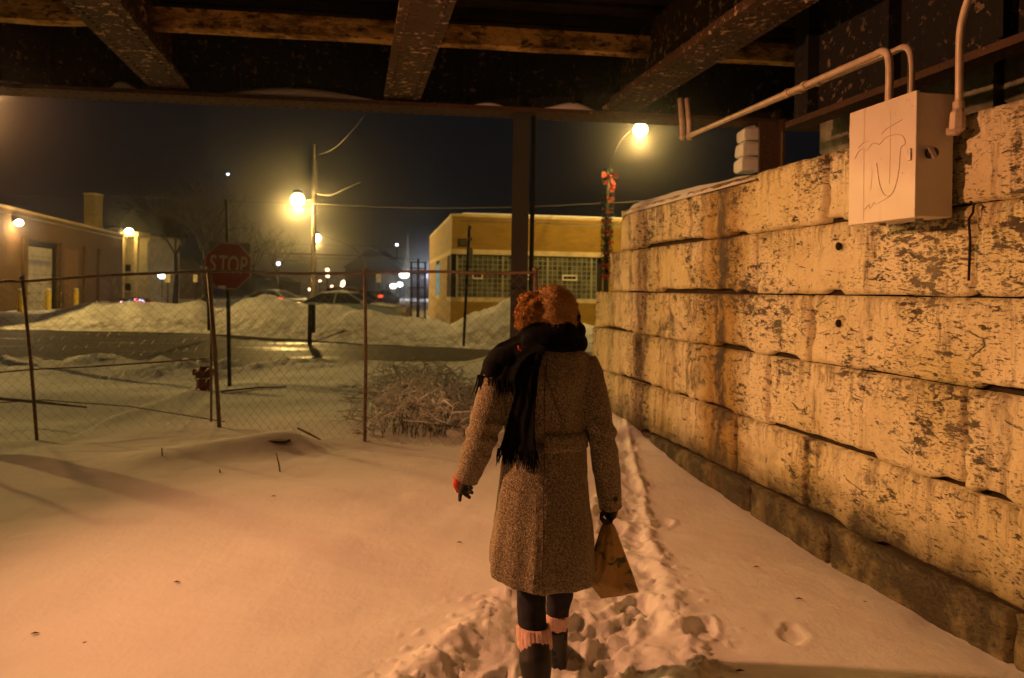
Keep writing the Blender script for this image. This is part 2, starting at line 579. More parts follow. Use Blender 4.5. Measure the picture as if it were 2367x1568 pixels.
def far_edge(x):
    return np.interp(x, [-60, -30, -18.4, -10.8, -4.3, 0, 6, 40], [31, 29.5, 28, 27.4, 23.4, 21.9, 21.2, 20.0])
def near_edge(x):
    return np.interp(x, [-60, -16, -7.5, -5, -2.5, 0.0, 6, 40], [17.0, 16.8, 16.6, 16.8, 17.2, 17.4, 17.6, 18.0])
# crest of the ploughed bank beyond the road: height over x / y direction
CR_A = [-0.70, -0.60, -0.54, -0.50, -0.48, -0.44, -0.40, -0.375, -0.35, -0.325, -0.30, -0.262, -0.222, -0.18, -0.164, -0.14, -0.10, -0.078, -0.045, -0.02, 0.01, 0.05, 0.09, 0.13, 0.2, 0.4]
CR_Z = [0.50, 0.35, 0.85, 0.80, 1.00, 0.88, 0.98, 0.62, 1.02, 1.20, 1.14, 1.02, 1.02, 0.85, 0.72, 0.60, 0.62, 0.48, 0.95, 1.12, 1.38, 1.3, 0.62, 0.45, 1.0, 1.2]

path_pts = [G(1230, 1640), G(1330, 1470), G(1390, 1330), G(1425, 1220), G(1440, 1120), G(1415, 1010), G(1385, 930)]
path_w = [0.44, 0.42, 0.30, 0.17, 0.13, 0.12, 0.12]

def dist_path(x, y):
    best = np.full(x.shape, 9e9)
    for (p, q, w0, w1) in zip(path_pts[:-1], path_pts[1:], path_w[:-1], path_w[1:]):
        dx, dy = q.x - p.x, q.y - p.y
        t = np.clip(((x - p.x) * dx + (y - p.y) * dy) / (dx * dx + dy * dy), 0, 1)
        d = np.hypot(x - p.x - t * dx, y - p.y - t * dy) / (w0 + (w1 - w0) * t)
        best = np.minimum(best, d)
    return best

prints = []
for xd, yd in ((1620, 1450), (1835, 1455), (1530, 1200)):
    g = G(xd, yd)
    prints.append((g.x, g.y, 0.055, 0.030 if xd < 1700 else 0.012, random.uniform(0.2, 0.9)))
for i in range(64):
    k = i / 63 * (len(path_pts) - 1.001)
    a = int(k); t = k - a
    p = path_pts[a].lerp(path_pts[a + 1], t)
    w = path_w[a] * (1 - t) + path_w[a + 1] * t
    prints.append((p.x + random.uniform(-w * 0.8, w * 0.8), p.y + random.uniform(-0.2, 0.2), random.uniform(0.045, 0.07), random.uniform(0.02, 0.055) * (1.0 if p.y < 4.3 else 0.55), random.uniform(-0.5, 0.9)))

def ground_h(x, y):
    wx = 3.05 + WD * y
    h = 0.10 * fbm(x * 0.35, y * 0.35, 3) + 0.020 * fbm(x * 1.3, y * 2.0, 4)
    # soft drift along the wall, growing towards its far end
    near_wall = np.exp(-np.maximum(wx - x, 0) / 0.55)
    h = h + near_wall * (-0.07 * sstep(6.5, 4.0, y) + 0.26 * sstep(6.6, 9.2, y)) * (x < wx + 0.6)
    h = h - 0.14 * sstep(-4.0, -5.6, x) * sstep(6.0, 8.0, y)
    # the lower strip left of a drift edge behind the fence
    ea = G(480, 885); eb = G(110, 1010)
    side = (x - eb.x) * (ea.y - eb.y) - (y - eb.y) * (ea.x - eb.x)
    h = h - 0.20 * sstep(0.0, -1.6, side) * sstep(8.6, 9.6, y) * sstep(12.5, 11, y)
    h = h + 0.09 * np.exp(-(side / 1.2) ** 2) * sstep(8.9, 9.8, y) * sstep(14, 12, y)
    # snow heaped over the board in front of the fence
    c0 = G(380, 1064); c1 = G(645, 1030)
    dx, dy = c1.x - c0.x, c1.y - c0.y
    t = np.clip(((x - c0.x) * dx + (y - c0.y) * dy) / (dx * dx + dy * dy), 0, 1)
    d = np.hypot(x - c0.x - t * dx, y - c0.y - t * dy)
    h = h + (0.05 + 0.11 * t) * np.exp(-(d / 0.36) ** 2)
    # trodden path
    dp = dist_path(x, y)
    near = (y < 9.5)
    ch = fbm(x * 9, y * 9, 4, 0.6)
    inside = sstep(1.25, 0.75, dp + 0.5 * fbm(x * 4, y * 4, 3)) * near
    far_ = 0.35 + 0.65 * sstep(5.2, 3.8, y)
    h = h + inside * far_ * (-0.045 + 0.032 * ch + 0.024 * np.abs(fbm(x * 19, y * 19, 5, 0.65)) * (0.4 + 1.2 * np.abs(fbm(x * 3, y * 3, 2))))
    h = h + near * np.exp(-((dp - 1.3) / 0.5) ** 2) * 0.018 * sstep(0.28, 0.42, fbm(x * 22, y * 22, 2))
    h = h + 0.035 * np.exp(-((dp - 1.25) / 0.22) ** 2) * near * (0.6 + ch)
    for (cx_, cy_, r, dep, an) in prints:
        m = (np.abs(x - cx_) < 0.5) & (np.abs(y - cy_) < 0.6)
        if not m.any():
            continue
        u = (x - cx_) * math.cos(an) - (y - cy_) * math.sin(an)
        v_ = (x - cx_) * math.sin(an) + (y - cy_) * math.cos(an)
        rr = np.hypot(u / r, v_ / (r * 2.1)) + 0.55 * fbm(x * 11 + cx_ * 9, y * 11, 3, 0.6)
        h = h - np.where(m, dep * sstep(1.2, 0.8, rr) - 0.30 * dep * np.exp(-((rr - 1.35) / 0.25) ** 2), 0)
    # ploughed crumbs along the near kerb
    ne = near_edge(x)
    kerb = np.exp(-((y - ne + 1.0) / 1.1) ** 2) * sstep(-2.0, -6.5, x)
    h = h + kerb * (0.10 + 0.34 * np.abs(fbm(x * 1.4, y * 1.8, 5, 0.6)))
    # the road is cleared
    fe = far_edge(x)
    wob = 0.5 * fbm(x * 0.9, y * 0.9, 4)
    road = sstep(-0.25, 0.35, y - ne + wob) * sstep(0.25, -0.35, y - fe + wob)
    # bank beyond
    a = x / np.maximum(y, 1)
    cz = np.interp(a, CR_A, CR_Z)
    yc = fe + 2.6 + 0.5 * fbm(x * 0.4, y * 0.1, 2)
    prof = np.where(y < yc, sstep(0, 1, 1 - (yc - y) / 2.6) ** 0.8, np.exp(-((y - yc) / 1.9) ** 2) * 0.9 + 0.1 * np.exp(-((y - yc) / 9) ** 2))
    rough = 0.30 * fbm(x * 1.1, y * 1.1, 5, 0.62)
    bank = cz * prof * (1 + 0.55 * rough) + 0.16 * rough * prof
    # the yard at the left behind the road has low ridges of its own
    h = h * sstep(fe + 0.5, fe - 3, y) + bank
    h = h + sstep(fe + 3, fe + 6, y) * (0.10 + 0.10 * fbm(x * 0.25, y * 0.25, 3)) * sstep(75, 45, y)
    ew = G(700, 700).x
    h = h * (1 - road) - 0.16 * road
    return h

def dirt_f(x, y):
    fe = far_edge(x); ne = near_edge(x)
    d = 0.9 * np.exp(-((y - fe - 0.3) / 0.8) ** 2) + 0.85 * np.exp(-((y - ne + 0.5) / 1.0) ** 2)
    d = d + 0.35 * sstep(fe, fe + 1, y) + 0.35 * sstep(-4, -8, x) * sstep(12, 15, y) * sstep(ne + 1, ne, y)
    d = d + 0.30 * sstep(1.1, 0.7, dist_path(x, y)) * (y < 9.5)
    return np.clip(d, 0, 1)

def span(segs):
    out = []
    for a, b, st in segs:
        n = max(1, int(round((b - a) / st)))
        out += [a + (b - a) * i / n for i in range(n)]
    out.append(segs[-1][1])
    return np.array(out)
gx = span([(-420, -80, 34), (-80, -34, 1.5), (-34, -7, 0.22), (-7, -1.0, 0.05), (-1.0, -0.6, 0.024), (-0.6, 1.4, 0.014), (1.4, 2.3, 0.022), (2.3, 9, 0.22), (9, 60, 2.5), (60, 420, 40)])
gy = span([(-14, -2, 1.5), (-2, 1.9, 0.12), (1.9, 2.9, 0.03), (2.9, 5.2, 0.015), (5.2, 6.2, 0.024), (6.2, 10.5, 0.05), (10.5, 33, 0.16), (33, 60, 0.7), (60, 120, 6), (120, 900, 65)])
X, Y = np.meshgrid(gx, gy, indexing='ij')
Z = ground_h(X, Y)
nx, ny = X.shape
me = bpy.data.meshes.new('snow_ground')
co = np.stack([X, Y, Z], -1).reshape(-1, 3)
idx = np.arange(nx * ny).reshape(nx, ny)
quads = np.stack([idx[:-1, :-1], idx[1:, :-1], idx[1:, 1:], idx[:-1, 1:]], -1).reshape(-1, 4)
me.vertices.add(len(co)); me.vertices.foreach_set('co', co.ravel())
me.loops.add(quads.size); me.loops.foreach_set('vertex_index', quads.ravel())
me.polygons.add(len(quads)); me.polygons.foreach_set('loop_start', np.arange(0, quads.size, 4))
me.polygons.foreach_set('loop_total', np.full(len(quads), 4))
at = me.attributes.new('dirt', 'FLOAT', 'POINT')
at.data.foreach_set('value', dirt_f(X, Y).ravel())
me.update(calc_edges=True)
shade(me)
tag(link_mesh('snow_ground', me, M_GROUND), kind='structure')

def ground_z(x, y):
    return float(ground_h(np.array([[float(x)]]), np.array([[float(y)]]))[0, 0])

mb = MB()
xs = list(np.linspace(-60, 40, 90))
P = np.array([[(x, float(near_edge(x)) - 0.9 + (float(far_edge(x)) - float(near_edge(x)) + 2.2) * t, -0.075 + 0.02 * math.sin(PI * t)) for t in np.linspace(0, 1, 10)] for x in xs])
mb.grid(P)
mb.build('road', M_ROAD, smooth=True, fix=False, kind='structure')

# ------------------------------------------------------------------ the stone abutment wall
WN = Vector((-1, WD, 0)).normalized()          # outward normal of the wall face
WN = Vector((-0.9796, -0.2008, 0))
def WP(s, z, n=0.0):
    return Vector((wall_x(s) + WN.x * n, s + WN.y * n, z))

wall = empty('stone_wall', (0.9, 6.0, 0), 'long wall of big white painted stone blocks, stained and flaking, along the right of the snowy path', 'wall')
ROWS = [
    (-0.45, 0.17, [9.95, 8.0, 5.96, 4.98, 3.6, 2.0, 0.2, -1.5]),
    (0.17, 0.66, [9.95, 8.2, 6.17, 5.22, 3.3, 1.3, -1.0]),
    (0.66, 1.17, [9.90, 7.38, 5.70, 3.88, 2.0, 0.0, -1.5]),
    (1.17, 1.62, [9.80, 7.78, 5.20, 2.6, 0.4, -1.5]),
    (1.62, 2.08, [9.30, 7.80, 5.90, 3.84, 2.0, 0.0, -1.5]),
    (2.08, 2.54, [8.90, 7.07, 5.05, 3.35, 1.4, -1.5]),
]
bi = 0
for z0, z1, js in ROWS:
    for s1, s0 in zip(js[:-1], js[1:]):
        bi += 1
        g = 0.006 if random.random() < 0.5 else 0.012
        gz = random.uniform(0.005, 0.010)
        a0, a1 = s0 + g, s1 - g
        
        b0, b1 = z0 + gz, z1 - random.uniform(0.002, 0.008)
        ns = max(6, int((a1 - a0) / 0.045)) if a1 > 2.2 else max(4, int((a1 - a0) / 0.2))
        nz = 14 if a1 > 2.2 else 5
        S, ZZ = np.meshgrid(np.linspace(a0, a1, ns + 1), np.linspace(b0, b1, nz + 1), indexing='ij')
        ed = np.minimum(np.minimum(S - a0, a1 - S), np.minimum(ZZ - b0, b1 - ZZ))
        off = random.uniform(-0.012, 0.02)
        n_ = off * 0.5 + 0.010 * fbm(S * 2.0 + bi * 7, ZZ * 3 + bi, 3, 0.5) + 0.012 * fbm(S * 7 + bi, ZZ * 14, 4, 0.6)
        n_ = n_ - 0.012 * sstep(0.12, 0.30, fbm(S * 5 + bi * 5, ZZ * 12 + bi, 4, 0.6))
        n_ = n_ - 0.010 * np.exp(-(ed / 0.006) ** 1.0) - 0.02 * sstep(0.10, 0.35, fbm(S * 4 + bi * 2, ZZ * 4, 4, 0.6)) * np.clip(1 - ed / 0.05, 0, 1)
        # ragged arris along the bed joints
        S2 = S + 0.010 * fbm(S * 6, ZZ * 6 + bi, 3) * (ed > 1e-6)
        gap = 0.030 * sstep(0.05, 0.16, fbm(S * 1.2 + bi * 3.7, S * 0 + bi * 1.9, 4, 0.7)) + 0.008 * fbm(S * 9, S * 0 + bi, 3)
        Z2 = ZZ + gap * np.clip(1 - (ZZ - b0) / 0.05, 0, 1) * (1 if z0 > 0 else 0)
        P = np.zeros(S.shape + (3,))
        P[..., 0] = 3.05 + WD * S2 + WN.x * n_
        P[..., 1] = S2 + WN.y * n_
        P[..., 2] = Z2
        m2 = MB()
        m2.grid(P)
        cnt = len(m2.v)
        # sides back into the wall
        n1, n2 = P.shape[:2]
        loop = [i * n2 for i in range(n1)] + [(n1 - 1) * n2 + j for j in range(1, n2)] + [i * n2 + n2 - 1 for i in range(n1 - 2, -1, -1)] + [j for j in range(n2 - 2, 0, -1)]
        dback = 0.16 if s1 < 8.8 else 0.55
        back = [Vector(m2.v[i]) - WN * dback for i in loop]
        m2.v += [tuple(b) for b in back]
        L = len(loop)
        for i in range(L):
            j = (i + 1) % L
            m2.f.append((loop[i], cnt + i, cnt + j, loop[j]))
        mesh_ = m2.mesh('stone_block', True, fix=True)
        edz = np.minimum(ZZ - b0, b1 - ZZ); eds = np.minimum(S - a0, a1 - S)
        av = np.concatenate([np.maximum(np.clip(1 - edz / 0.075, 0, 1), 0.95 * np.clip(1 - eds / 0.025, 0, 1)).ravel(), np.ones(L)])
        dv = np.concatenate([np.clip(1 - (b1 - ZZ) / 0.30, 0, 1).ravel(), np.zeros(L)])
        at2 = mesh_.attributes.new('drop', 'FLOAT', 'POINT'); at2.data.foreach_set('value', dv)
        at = mesh_.attributes.new('edge', 'FLOAT', 'POINT')
        at.data.foreach_set('value', av)
        # flat shade only the returns
        link_mesh('stone_block', mesh_, M_STONE, wall)
m2 = MB()
def wslab(m, s0, s1, z0, z1, n0, n1):
    m.hexa([WP(s0, z0, n0), WP(s1, z0, n0), WP(s1, z0, n1), WP(s0, z0, n1), WP(s0, z1, n0), WP(s1, z1, n0), WP(s1, z1, n1), WP(s0, z1, n1)])
wslab(m2, -1.5, 9.45, -0.5, 1.60, -0.55, -0.07)
wslab(m2, -1.5, 8.80, 1.58, 2.50, -0.55, -0.071)
wslab(m2, -1.5, 8.60, 2.20, 2.49, -2.4, -0.54)
m2.build('core', M_MORTAR, wall)
# weep holes
m2 = MB()
for xd, yd in ((1942, 570), (1942, 748)):
    a = (xd - CX) / F
    s = 3.05 / (a + 0.205)
    p = D(xd, yd, s)
    m2.ball(p + WN * 0.012, (0.020, 0.020, 0.026), 8, 6)
m2.build('weep_hole', M_MORTAR, wall)
# cracks: long dark vertical seam with a bent iron hook at its top, right of the cabinet
m2 = MB()
s = 3.80
m2.tube([WP(3.83, 1.70, 0.03), WP(3.825, 1.9, 0.03), WP(3.83, 2.00, 0.035), WP(3.80, 2.03, 0.04), WP(3.79, 2.07, 0.045), WP(3.815, 2.085, 0.04)], 0.006, 6)
m2.build('iron_hook', M_MORTAR, wall, smooth=True)

# snow lying on the top of the wall
S, T = np.meshgrid(np.linspace(5.9, 8.93, 46), np.linspace(0, 1, 26), indexing='ij')
n_ = 0.03 - 2.4 * T
top = 0.045 + 0.03 * sstep(6.0, 8.0, S) + 0.03 * fbm(S * 1.5, T * 4, 3)
# rises towards the bridge seat
hz = 2.53 + top * sstep(0.0, 0.06, T) ** 0.5 * sstep(5.9, 6.4, S) + 0.10 * sstep(0.05, 0.8, T) * sstep(5.9, 6.6, S)
hz = hz - 0.10 * sstep(8.55, 8.93, S) ** 2 - 0.05 * (T == 0)
P = np.zeros(S.shape + (3,))
P[..., 0] = 3.05 + WD * S + WN.x * n_; P[..., 1] = S + WN.y * n_; P[..., 2] = hz
mb = MB(); mb.grid(P)
snowcap = mb.build('snow_on_wall', M_SNOWCAP, None, smooth=True, fix=False, label='soft snow drift lying on top of the far end of the stone wall', cat='snow', kind='stuff')

# icy bits on the end stones
# ------------------------------------------------------------------ backwall stones and pier seen under the bridge end
bw = empty('stone_backwall', (3.0, 8.0, 2.5), 'dark rough stone backwall under the bridge end, above the white wall', 'wall')
for r, (z0, z1) in enumerate(((2.5, 2.86), (2.86, 3.22), (3.22, 3.62))):
    s = 1.5 + 0.3 * (r % 2)
    while s < 6.6:
        L = random.uniform(0.45, 0.75)
        m2 = MB()
        c = [WP(s + 0.015, z0 + 0.012, -1.6), WP(s + L - 0.015, z0 + 0.012, -1.6), WP(s + L - 0.015, z0 + 0.012, -1.15), WP(s + 0.015, z0 + 0.012, -1.15)]
        j = random.uniform(-0.03, 0.03)
        rg = []
        for z, ins in ((z0 + 0.012, 0.03), (z0 + 0.05, 0.0), (z1 - 0.05, 0.0), (z1 - 0.012, 0.03)):
            rg.append([WP(s + 0.015 + ins, z, -1.6), WP(s + L - 0.015 - ins, z, -1.6), WP(s + L - 0.015 - ins, z, -1.15 + j - ins), WP(s + L * 0.5, z, -1.12 + j - ins + random.uniform(-0.02, 0.02)), WP(s + 0.015 + ins, z, -1.15 + j - ins)])
        m2.rings(rg)
        m2.build('stone', M_ROCK, bw)
        s += L
m2 = MB(); wslab(m2, 1.0, 6.9, 2.3, 3.65, -2.2, -1.5); m2.build('core', M_MORTAR, bw)

pier = empty('snowy_stone_pier', D(1728, 400, 9.35), 'small pale stone pier plastered with snow beside the bridge bearing', 'pier')
for y0, y1, w, dx in ((400, 366, 44, -2), (364, 331, 46, 1), (329, 298, 40, 3)):
    m2 = MB(); q0 = D(1729 + dx, (y0 + y1) / 2, 9.3)
    hw_ = w / 2 / F * 9.3; hz_ = (y0 - y1) / 2 / F * 9.3
    rg = []
    for zf, ins in ((-1, .02), (-.7, 0), (.6, 0), (1, .035)):
        rg.append([Vector((q0.x + sx_ * (hw_ - ins) + random.uniform(-.008, .008), q0.y + sy_ * (0.16 - ins), q0.z + zf * hz_ + random.uniform(-.006, .006))) for sx_, sy_ in ((-1, -1), (-.3, -1.05), (.4, -1.02), (1, -1), (1.02, 0), (1, 1), (-1, 1), (-1.03, .1))])
    m2.rings(rg)
    ob = m2.build('stone', M_SNOWCAP, pier, smooth=False)
    bv = ob.modifiers.new('b', 'BEVEL'); bv.width = 0.015; bv.segments = 2

# ------------------------------------------------------------------ the railway bridge overhead
br = empty('railway_bridge', (-1.2, 8.7, 3.6), 'rusty flaking steel railway bridge overhead, its girder and floor beams seen from below', 'bridge')
GU = Vector((0.9915, 0.1305, 0)).normalized()
GV = Vector((GU.y, -GU.x, 0))        # towards the camera
g0 = Vector((-1.25, 8.73, 0))
def GP(u, v, z):
    p = g0 + GU * u + GV * v
    return Vector((p.x, p.y, z))
def gslab(m, u0, u1, v0, v1, z0, z1):
    m.hexa([GP(u0, v0, z0), GP(u1, v0, z0), GP(u1, v1, z0), GP(u0, v1, z0), GP(u0, v0, z1), GP(u1, v0, z1), GP(u1, v1, z1), GP(u0, v1, z1)])
m2 = MB()
gslab(m2, -11, 8.5, -0.19, 0.20, 3.615, 3.66)
m2.build('girder_flange', M_GIRDER, br)
m2 = MB()
gslab(m2, -11, 8.5, -0.02, 0.02, 3.662, 4.62)
for u in np.arange(-10.5, 4.5, 0.62):
    gslab(m2, u, u + 0.03, 0.022, 0.12, 3.664, 4.60)
m2.build('girder_web', M_SOOT, br)
# rivets along the flange edge
m2 = MB()
for u in np.arange(-6, 4.2, 0.115):
    for v in (-0.12, 0.13):
        p = GP(u, v, 3.613)
        m2.ball(p, (0.016, 0.016, 0.010), 6, 3)
m2.build('rivets', M_GIRDER, br, kind='stuff')
# longitudinal stained kerb beams
for v, z0, z1, d, mt in ((0.86, 4.07, 4.26, 0.16, M_CURB), (2.35, 4.25, 4.40, 0.10, M_STEEL), (3.7, 4.22, 4.42, 0.12, M_STEEL), (5.2, 4.22, 4.42, 0.12, M_DARKSTEEL)):
    n = 60
    m2 = MB()
    rg = []
    for i in range(n + 1):
        u = -9 + 13.4 * i / n
        j = 0.022 * float(vnoise(np.array(u * 2.1 + v), np.array(v)))
        k = 0.022 * float(vnoise(np.array(u * 2.7), np.array(v + 5)))
        rg.append([GP(u, v + j, z0 + k), GP(u, v + d, z0 + k * 0.5), GP(u, v + d, z1), GP(u, v, z1 - k)])
    m2.rings(rg)
    m2.build('stringer', mt, br)
# floor beams (bottom flange, web, rivet heads)
BD = Vector((WD, 1, 0)).normalized()
BS = Vector((1, -WD, 0)).normalized()
for bx, by, w in ((-6.05, 7.95, 0.40), (-3.66, 8.28, 0.41), (-1.25, 8.62, 0.40), (1.22, 8.94, 0.42)):
    m2 = MB()
    a = Vector((bx, by, 3.715)); b = a - BD * 11.5
    m2.beam(a + BD * 0.05, b, w, 0.035)
    m2.build('beam_flange', M_STEEL, br)
    m2 = MB()
    m2.beam(a + Vector((0, 0, 0.36)), b + Vector((0, 0, 0.36)), 0.03, 0.68)
    m2.beam(a + Vector((0, 0, 0.07)) + BS * 0.075, b + Vector((0, 0, 0.07)) + BS * 0.075, 0.115, 0.10)
    m2.beam(a + Vector((0, 0, 0.07)) - BS * 0.075, b + Vector((0, 0, 0.07)) - BS * 0.075, 0.115, 0.10)
    m2.build('beam_web', M_STEEL, br)
    m2 = MB()
    for k in range(72):
        for sd in (-0.13, 0.13):
            p = a - BD * (0.1 + 0.11 * k) + BS * sd
            m2.ball((p.x, p.y, 3.694), (0.017, 0.017, 0.012), 6, 3)
    m2.build('rivets', M_STEEL, br, kind='stuff')
# edge beam over the wall
m2 = MB()
m2.hexa([WP(6.55, 3.04, -0.62), WP(-1.5, 3.04, -0.62), WP(-1.5, 3.04, -0.80), WP(6.55, 3.04, -0.80), WP(6.55, 3.09, -0.62), WP(-1.5, 3.09, -0.62), WP(-1.5, 3.09, -0.80), WP(6.55, 3.09, -0.80)])
m2.build('edge_flange', M_GIRDER, br)
m2 = MB()
m2.hexa([WP(6.55, 3.092, -0.70), WP(-1.5, 3.092, -0.70), WP(-1.5, 3.092, -0.74), WP(6.55, 3.092, -0.74), WP(6.55, 4.5, -0.70), WP(-1.5, 4.5, -0.70), WP(-1.5, 4.5, -0.74), WP(6.55, 4.5, -0.74)])
for s in np.arange(0.5, 6.4, 0.95):
    m2.hexa([WP(s, 3.10, -0.60), WP(s + 0.04, 3.10, -0.60), WP(s + 0.04, 3.10, -0.70), WP(s, 3.10, -0.70), WP(s, 4.3, -0.60), WP(s + 0.04, 4.3, -0.60), WP(s + 0.04, 4.3, -0.70), WP(s, 4.3, -0.70)])
m2.build('edge_web', M_SOOT, br)
# deck
m2 = MB()
m2.hexa([(-14, -3, 4.50), (7, -3, 4.50), tuple(GP(6, 0.0, 4.50)), tuple(GP(-12, 0.0, 4.50)), (-14, -3, 4.95), (7, -3, 4.95), tuple(GP(6, -0.2, 4.95)), tuple(GP(-12, -0.2, 4.95))])
m2.build('deck', M_DECK, br)
# cross timbers under the deck, rough and dark
for k in range(30):
    v = 0.5 + 0.36 * k
    m2 = MB()
    z = 4.46 + random.uniform(-0.015, 0.01)
    m2.beam(GP(-9.5, v, z), GP(5.0, v, z), 0.24, 0.075)
    m2.build('timber', M_DECK, br)
# columns carrying the girder
for u, nm in ((1.36, 'a'), (-4.72, 'b')):
    c = GP(u, 0.0, 0)
    m2 = MB()
    m2.beam((c.x - 0.02, c.y - 0.10, -0.3), (c.x - 0.02, c.y - 0.10, 3.612), 0.19, 0.022, up=(0, 1, 0))
    m2.beam((c.x - 0.02, c.y + 0.10, -0.3), (c.x - 0.02, c.y + 0.10, 3.612), 0.19, 0.022, up=(0, 1, 0))
    m2.beam((c.x - 0.02, c.y, -0.3), (c.x - 0.02, c.y, 3.612), 0.02, 0.176, up=(0, 1, 0))
    m2.build('column', M_COLUMN, br)
c = GP(1.36, 0.0, 0)
m2 = MB(); m2.tube([(c.x + 0.118, c.y - 0.03, -0.2), (c.x + 0.118, c.y - 0.03, 3.6)], 0.026, 10)
m2.build('drain_pipe', M_COLUMN, br, smooth=True)
# bearing post on the bridge seat
m2 = MB()
q = D(1775, 400, 9.05)
m2.beam((q.x, q.y, 2.4), (q.x, q.y, 3.615), 0.22, 0.05, up=(0, 1, 0))
m2.beam((q.x + 0.12, q.y - 0.04, 2.4), (q.x + 0.12, q.y - 0.04, 3.615), 0.03, 0.26, up=(0, 1, 0))
m2.build('bearing_post', M_GIRDER, br)

# snow blown onto the girder flange
ridge = MB()
def drift(x0, x1, hmax, pk):
    n = 20
    rg = []
    for i in range(n + 1):
        t = i / n
        p0 = D(x0 + (x1 - x0) * t, 200, 8.6)
        u = (p0 - g0).dot(GU)
        sc = 1.0
        h = hmax * (math.sin(PI * min(1, max(0, t)) ** pk)) + 0.004
        rg.append([GP(u, 0.024, 3.662), GP(u, 0.175, 3.662), GP(u, 0.12, 3.662 + h * 0.75), GP(u, 0.05, 3.662 + h), GP(u, 0.024, 3.662 + h * 0.9)])
    ridge.rings(rg)
drift(520, 890, 0.13, 0.9); drift(290, 350, 0.11, 0.5); drift(1090, 1180, 0.06, 1.0); drift(1240, 1395, 0.11, 1.6); drift(20, 120, 0.05, 1)
ridge.build('snow_on_girder', M_SNOWCAP, None, smooth=True, label='thin drifts of snow caught on the bottom flange of the bridge girder', cat='snow', kind='stuff')

# ------------------------------------------------------------------ cabinet, conduits
cab = empty('metal_cabinet', WP(4.15, 2.02, 0.12), 'white painted metal electrical cabinet with scribbles, mounted high on the stone wall', 'cabinet')
def cslab(m, s0, s1, z0, z1, n0, n1):
    wslab(m, s0, s1, z0, z1, n0, n1)
m2 = MB(); cslab(m2, 3.94, 4.44, 2.02, 2.64, 0.03, 0.235)
ob = m2.build('body', M_BOX, cab)
bv = ob.modifiers.new('b', 'BEVEL'); bv.width = 0.006; bv.segments = 2
m2 = MB(); cslab(m2, 3.93, 4.45, 2.012, 2.645, 0.236, 0.256)
ob = m2.build('door', M_BOX, cab)
bv = ob.modifiers.new('b', 'BEVEL'); bv.width = 0.004; bv.segments = 2
m2 = MB()
for z in (2.2, 2.45):
    cslab(m2, 3.97, 4.41, z, z + 0.03, 0.0, 0.03)
m2.build('bracket', M_DARKMET, cab)
for z in (2.12, 2.54):
    m2 = MB(); m2.tube([WP(4.452, z - 0.035, 0.247), WP(4.452, z + 0.035, 0.247)], 0.008, 8); m2.build('hinge', M_GALV, cab)
m2 = MB(); cslab(m2, 3.955, 3.975, 2.30, 2.36, 0.2565, 0.266); m2.build('latch', M_GALV, cab)
for z, s_k in ((2.05, 4.05), (2.05, 4.33)):
    m2 = MB(); m2.tube([WP(s_k, z - 0.03, 0.13), WP(s_k, z - 0.045, 0.13)], 0.020, 10); m2.build('knockout', M_GALV, cab)
# switch knob on the near side
m2 = MB()
kc = WP(3.94, 2.335, 0.17)
m2.tube([kc, kc + Vector((0.04 * 0.2, -0.035, 0))], 0.026, 14)
m2.build('switch_boss', M_DARKMET, cab, smooth=False)
m2 = MB(); m2.beam(kc + Vector((-0.022, -0.045, 0.026)), kc + Vector((0.006, -0.045, -0.030)), 0.018, 0.02, up=(0, 1, 0))
m2.build('switch_lever', M_GALV, cab)
# scribbled lines on the door (as in the photo: loops and a brow)
def ink(pts, r=0.0018):
    m = MB()
    def cp(u, v):
        # u 0..1 across from far to near, v 0..1 from top
        return WP(4.45 - 0.52 * u, 2.645 - 0.633 * v, 0.2575)
    m.tube([cp(u, v) for u, v in pts], r, 4, flat=0.6)
    return m
def cat(pts, n=6):
    out = []
    P_ = [pts[0]] + list(pts) + [pts[-1]]
    for i in range(1, len(P_) - 2):
        for k in range(n):
            t = k / n
            a, b, c, d = P_[i - 1], P_[i], P_[i + 1], P_[i + 2]
            out.append(tuple(0.5 * ((2 * b[j]) + (-a[j] + c[j]) * t + (2 * a[j] - 5 * b[j] + 4 * c[j] - d[j]) * t * t + (-a[j] + 3 * b[j] - 3 * c[j] + d[j]) * t ** 3) for j in range(len(b))))
    out.append(tuple(pts[-1]))
    return out
marks = [
    cat([(0.10, 0.42), (0.17, 0.36), (0.24, 0.355), (0.30, 0.37), (0.38, 0.33), (0.44, 0.335), (0.49, 0.35), (0.58, 0.31), (0.70, 0.305), (0.82, 0.33), (0.86, 0.40), (0.80, 0.43), (0.78, 0.60), (0.72, 0.75), (0.64, 0.80), (0.56, 0.77), (0.50, 0.68), (0.47, 0.58), (0.45, 0.50)]),
    cat([(0.16, 0.33), (0.24, 0.30), (0.32, 0.30)]),
    cat([(0.52, 0.27), (0.60, 0.235), (0.70, 0.22), (0.82, 0.20)]),
    cat([(0.25, 0.02), (0.245, 0.3), (0.25, 0.6), (0.26, 0.97)]),
    cat([(0.65, 0.10), (0.65, 0.4), (0.645, 0.7)]),
    cat([(0.28, 0.88), (0.34, 0.84), (0.36, 0.88), (0.42, 0.83), (0.45, 0.85), (0.66, 0.80)]),
    cat([(0.37, 0.52), (0.38, 0.60), (0.36, 0.72)]),
]
for k, mk in enumerate(marks):
    ink(mk, 0.0024 if k < 3 else 0.0013).build('scribble', M_SCRIBBLE, cab)

